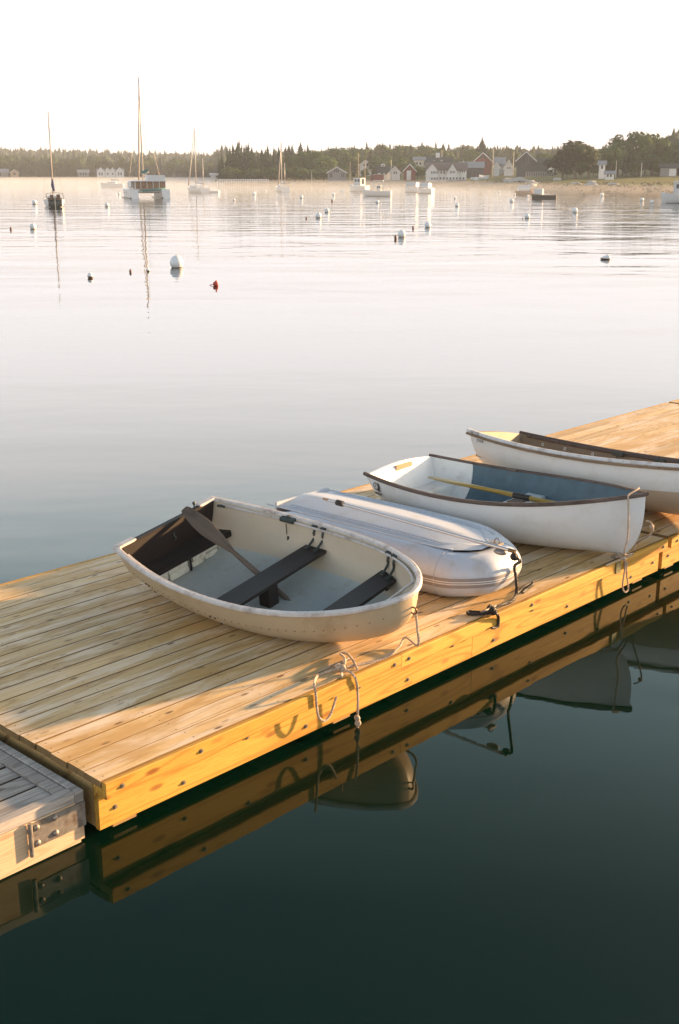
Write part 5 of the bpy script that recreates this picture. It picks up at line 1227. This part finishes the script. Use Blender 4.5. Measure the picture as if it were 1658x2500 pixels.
def launch(label, px, pw, head, L, bw, fb, hull='bwhite', cab=None, roof=None, box=None, cat='motorboat', name='motorboat', extra=None):
    t, d = afloat(name, label, cat, px, pw, head)
    floating_hull(t, L, bw, fb, M[hull])
    MB().box((L * .45, 0, .0), (L * .8, bw * .86, .10)).build('waterline_band', M['bdark'], t)
    if cab:
        x0, x1, h = cab; b = MB(); b.cbox(((x0 + x1) / 2 * L, 0, fb + h / 2), ((x1 - x0) * L, bw * .68, h), .06); c = b.build('cabin', M['bwhite'], t)
        for yy_ in (-1, 1):
            for k in range(2): MB().box((L * (x0 + (x1 - x0) * (.3 + .4 * k)), yy_ * bw * .345, fb + h * .68), (L * (x1 - x0) * .26, .03, h * .36)).build('window', WINM, c)
        MB().box((L * x0 - .02, 0, fb + h * .55), (.03, bw * .3, h * .7)).build('window', WINM, c); MB().box((L * x1 + .02, 0, fb + h * .68), (.03, bw * .5, h * .34)).build('window', WINM, c)
    if roof:
        x0, x1, h = roof; b = MB(); b.cbox(((x0 + x1) / 2 * L, 0, fb + h), ((x1 - x0) * L, bw * .8, .10), .03)
        for x_ in (x0, x1):
            for y_ in (-1, 1): b.tube([(x_ * L, y_ * bw * .36, fb * .9), (x_ * L, y_ * bw * .36, fb + h)], .035, 5)
        b.build('canopy', M['bwhite'], t)
    if box: MB().cbox((box[0] * L, 0, fb + box[1] / 2), (box[2] * L, bw * .7, box[1]), .15).build('cover', M['bwhite'], t)
    return t
launch('white open launch with a canopy frame, before the waterfront', 956, 479, -82, 4.1, 1.7, .75, cab=(.35, .5, .7), roof=(.28, .62, 1.35))
launch('white cabin boat with pinkish tints behind the canopied launch', 897, 468, -50, 4.0, 1.9, 1.0, cab=(.25, .65, 1.3))
launch('white covered boat fading into the mist under the waterfront inn', 1058, 472, -60, 2.9, 1.5, .8, box=(.5, .8, .6))
launch('mist-veiled white boat left of the covered one', 1024, 470, -60, 2.8, 1.6, .9, box=(.45, .7, .7))
launch('white canopied boat, left one of the two open boats at right', 1260, 475, 82, 2.9, 1.6, .55, box=(.45, .8, .6), hull='bbrown')
launch('dark-hulled open boat with a white shelter, right one of the pair', 1362, 486, -84, 3.2, 1.5, .5, hull='bdark', box=(.72, .75, .35))
launch('white cabin launch cut by the right edge of the view', 1735, 497, -86, 5.1, 2.1, .95, cab=(.42, .72, 1.25), roof=(.2, .72, 1.35))
launch('small grey tender tied behind the two-masted sailboat', 534, 471, -70, 1.9, 1.1, .35, cat='tender', name='tender')
for i, (px, d_, lb) in enumerate(((1150, 322, 'white skiff drawn up on the beach right of the inn'), (1163, 318, 'white beached boat nearest the dark shingled house'), (1190, 330, 'white upturned boat on the slope below the red barn'))):
    x, y, z = spot(px, d_, ground(px, d_) + .1); t = thing('skiff', lb, 'skiff', (x, y, z), (0, 0, AZ - PI / 2 + i)); floating_hull(t, 4.2, 1.6, .8, M['bwhite'])

# ------------------------------------------------------------------ morning air
def volume_box(name, x0, x1, y0, y1, z0, z1, dens, col, an, label):
    # box aligned with the camera heading so that it spans the bay
    b = MB(); vs = []
    for z in (z0, z1):
        for (fw, rt) in ((x0, y0), (x1, y0), (x1, y1), (x0, y1)): vs.append((fw * CA + rt * SA, fw * SA - rt * CA, z))
    b.add(vs, [q[::-1] for q in [(3, 2, 1, 0), (4, 5, 6, 7), (0, 1, 5, 4), (1, 2, 6, 5), (2, 3, 7, 6), (3, 0, 4, 7)]])
    m = bpy.data.materials.new(name + '_air'); m.use_nodes = True; t_ = m.node_tree; t_.nodes.clear(); o_ = t_.nodes.new('ShaderNodeOutputMaterial'); v_ = t_.nodes.new('ShaderNodeVolumePrincipled')
    v_.inputs['Color'].default_value = (*col, 1); v_.inputs['Density'].default_value = dens; v_.inputs['Anisotropy'].default_value = an
    t_.links.new(v_.outputs[0], o_.inputs['Volume'])
    o = b.build(name, m, None, kind='stuff'); o['label'] = label; return o
volume_box('haze', -3500, 4200, -4500, 4500, -4.5, 42, .00032, (.82, .89, 1.0), .0, 'pale morning haze over the bay')
volume_box('mist', 150, 560, -700, 900, .02, 1.3, .0036, (.86, .92, 1.0), .2, 'thin mist lying on the far water')
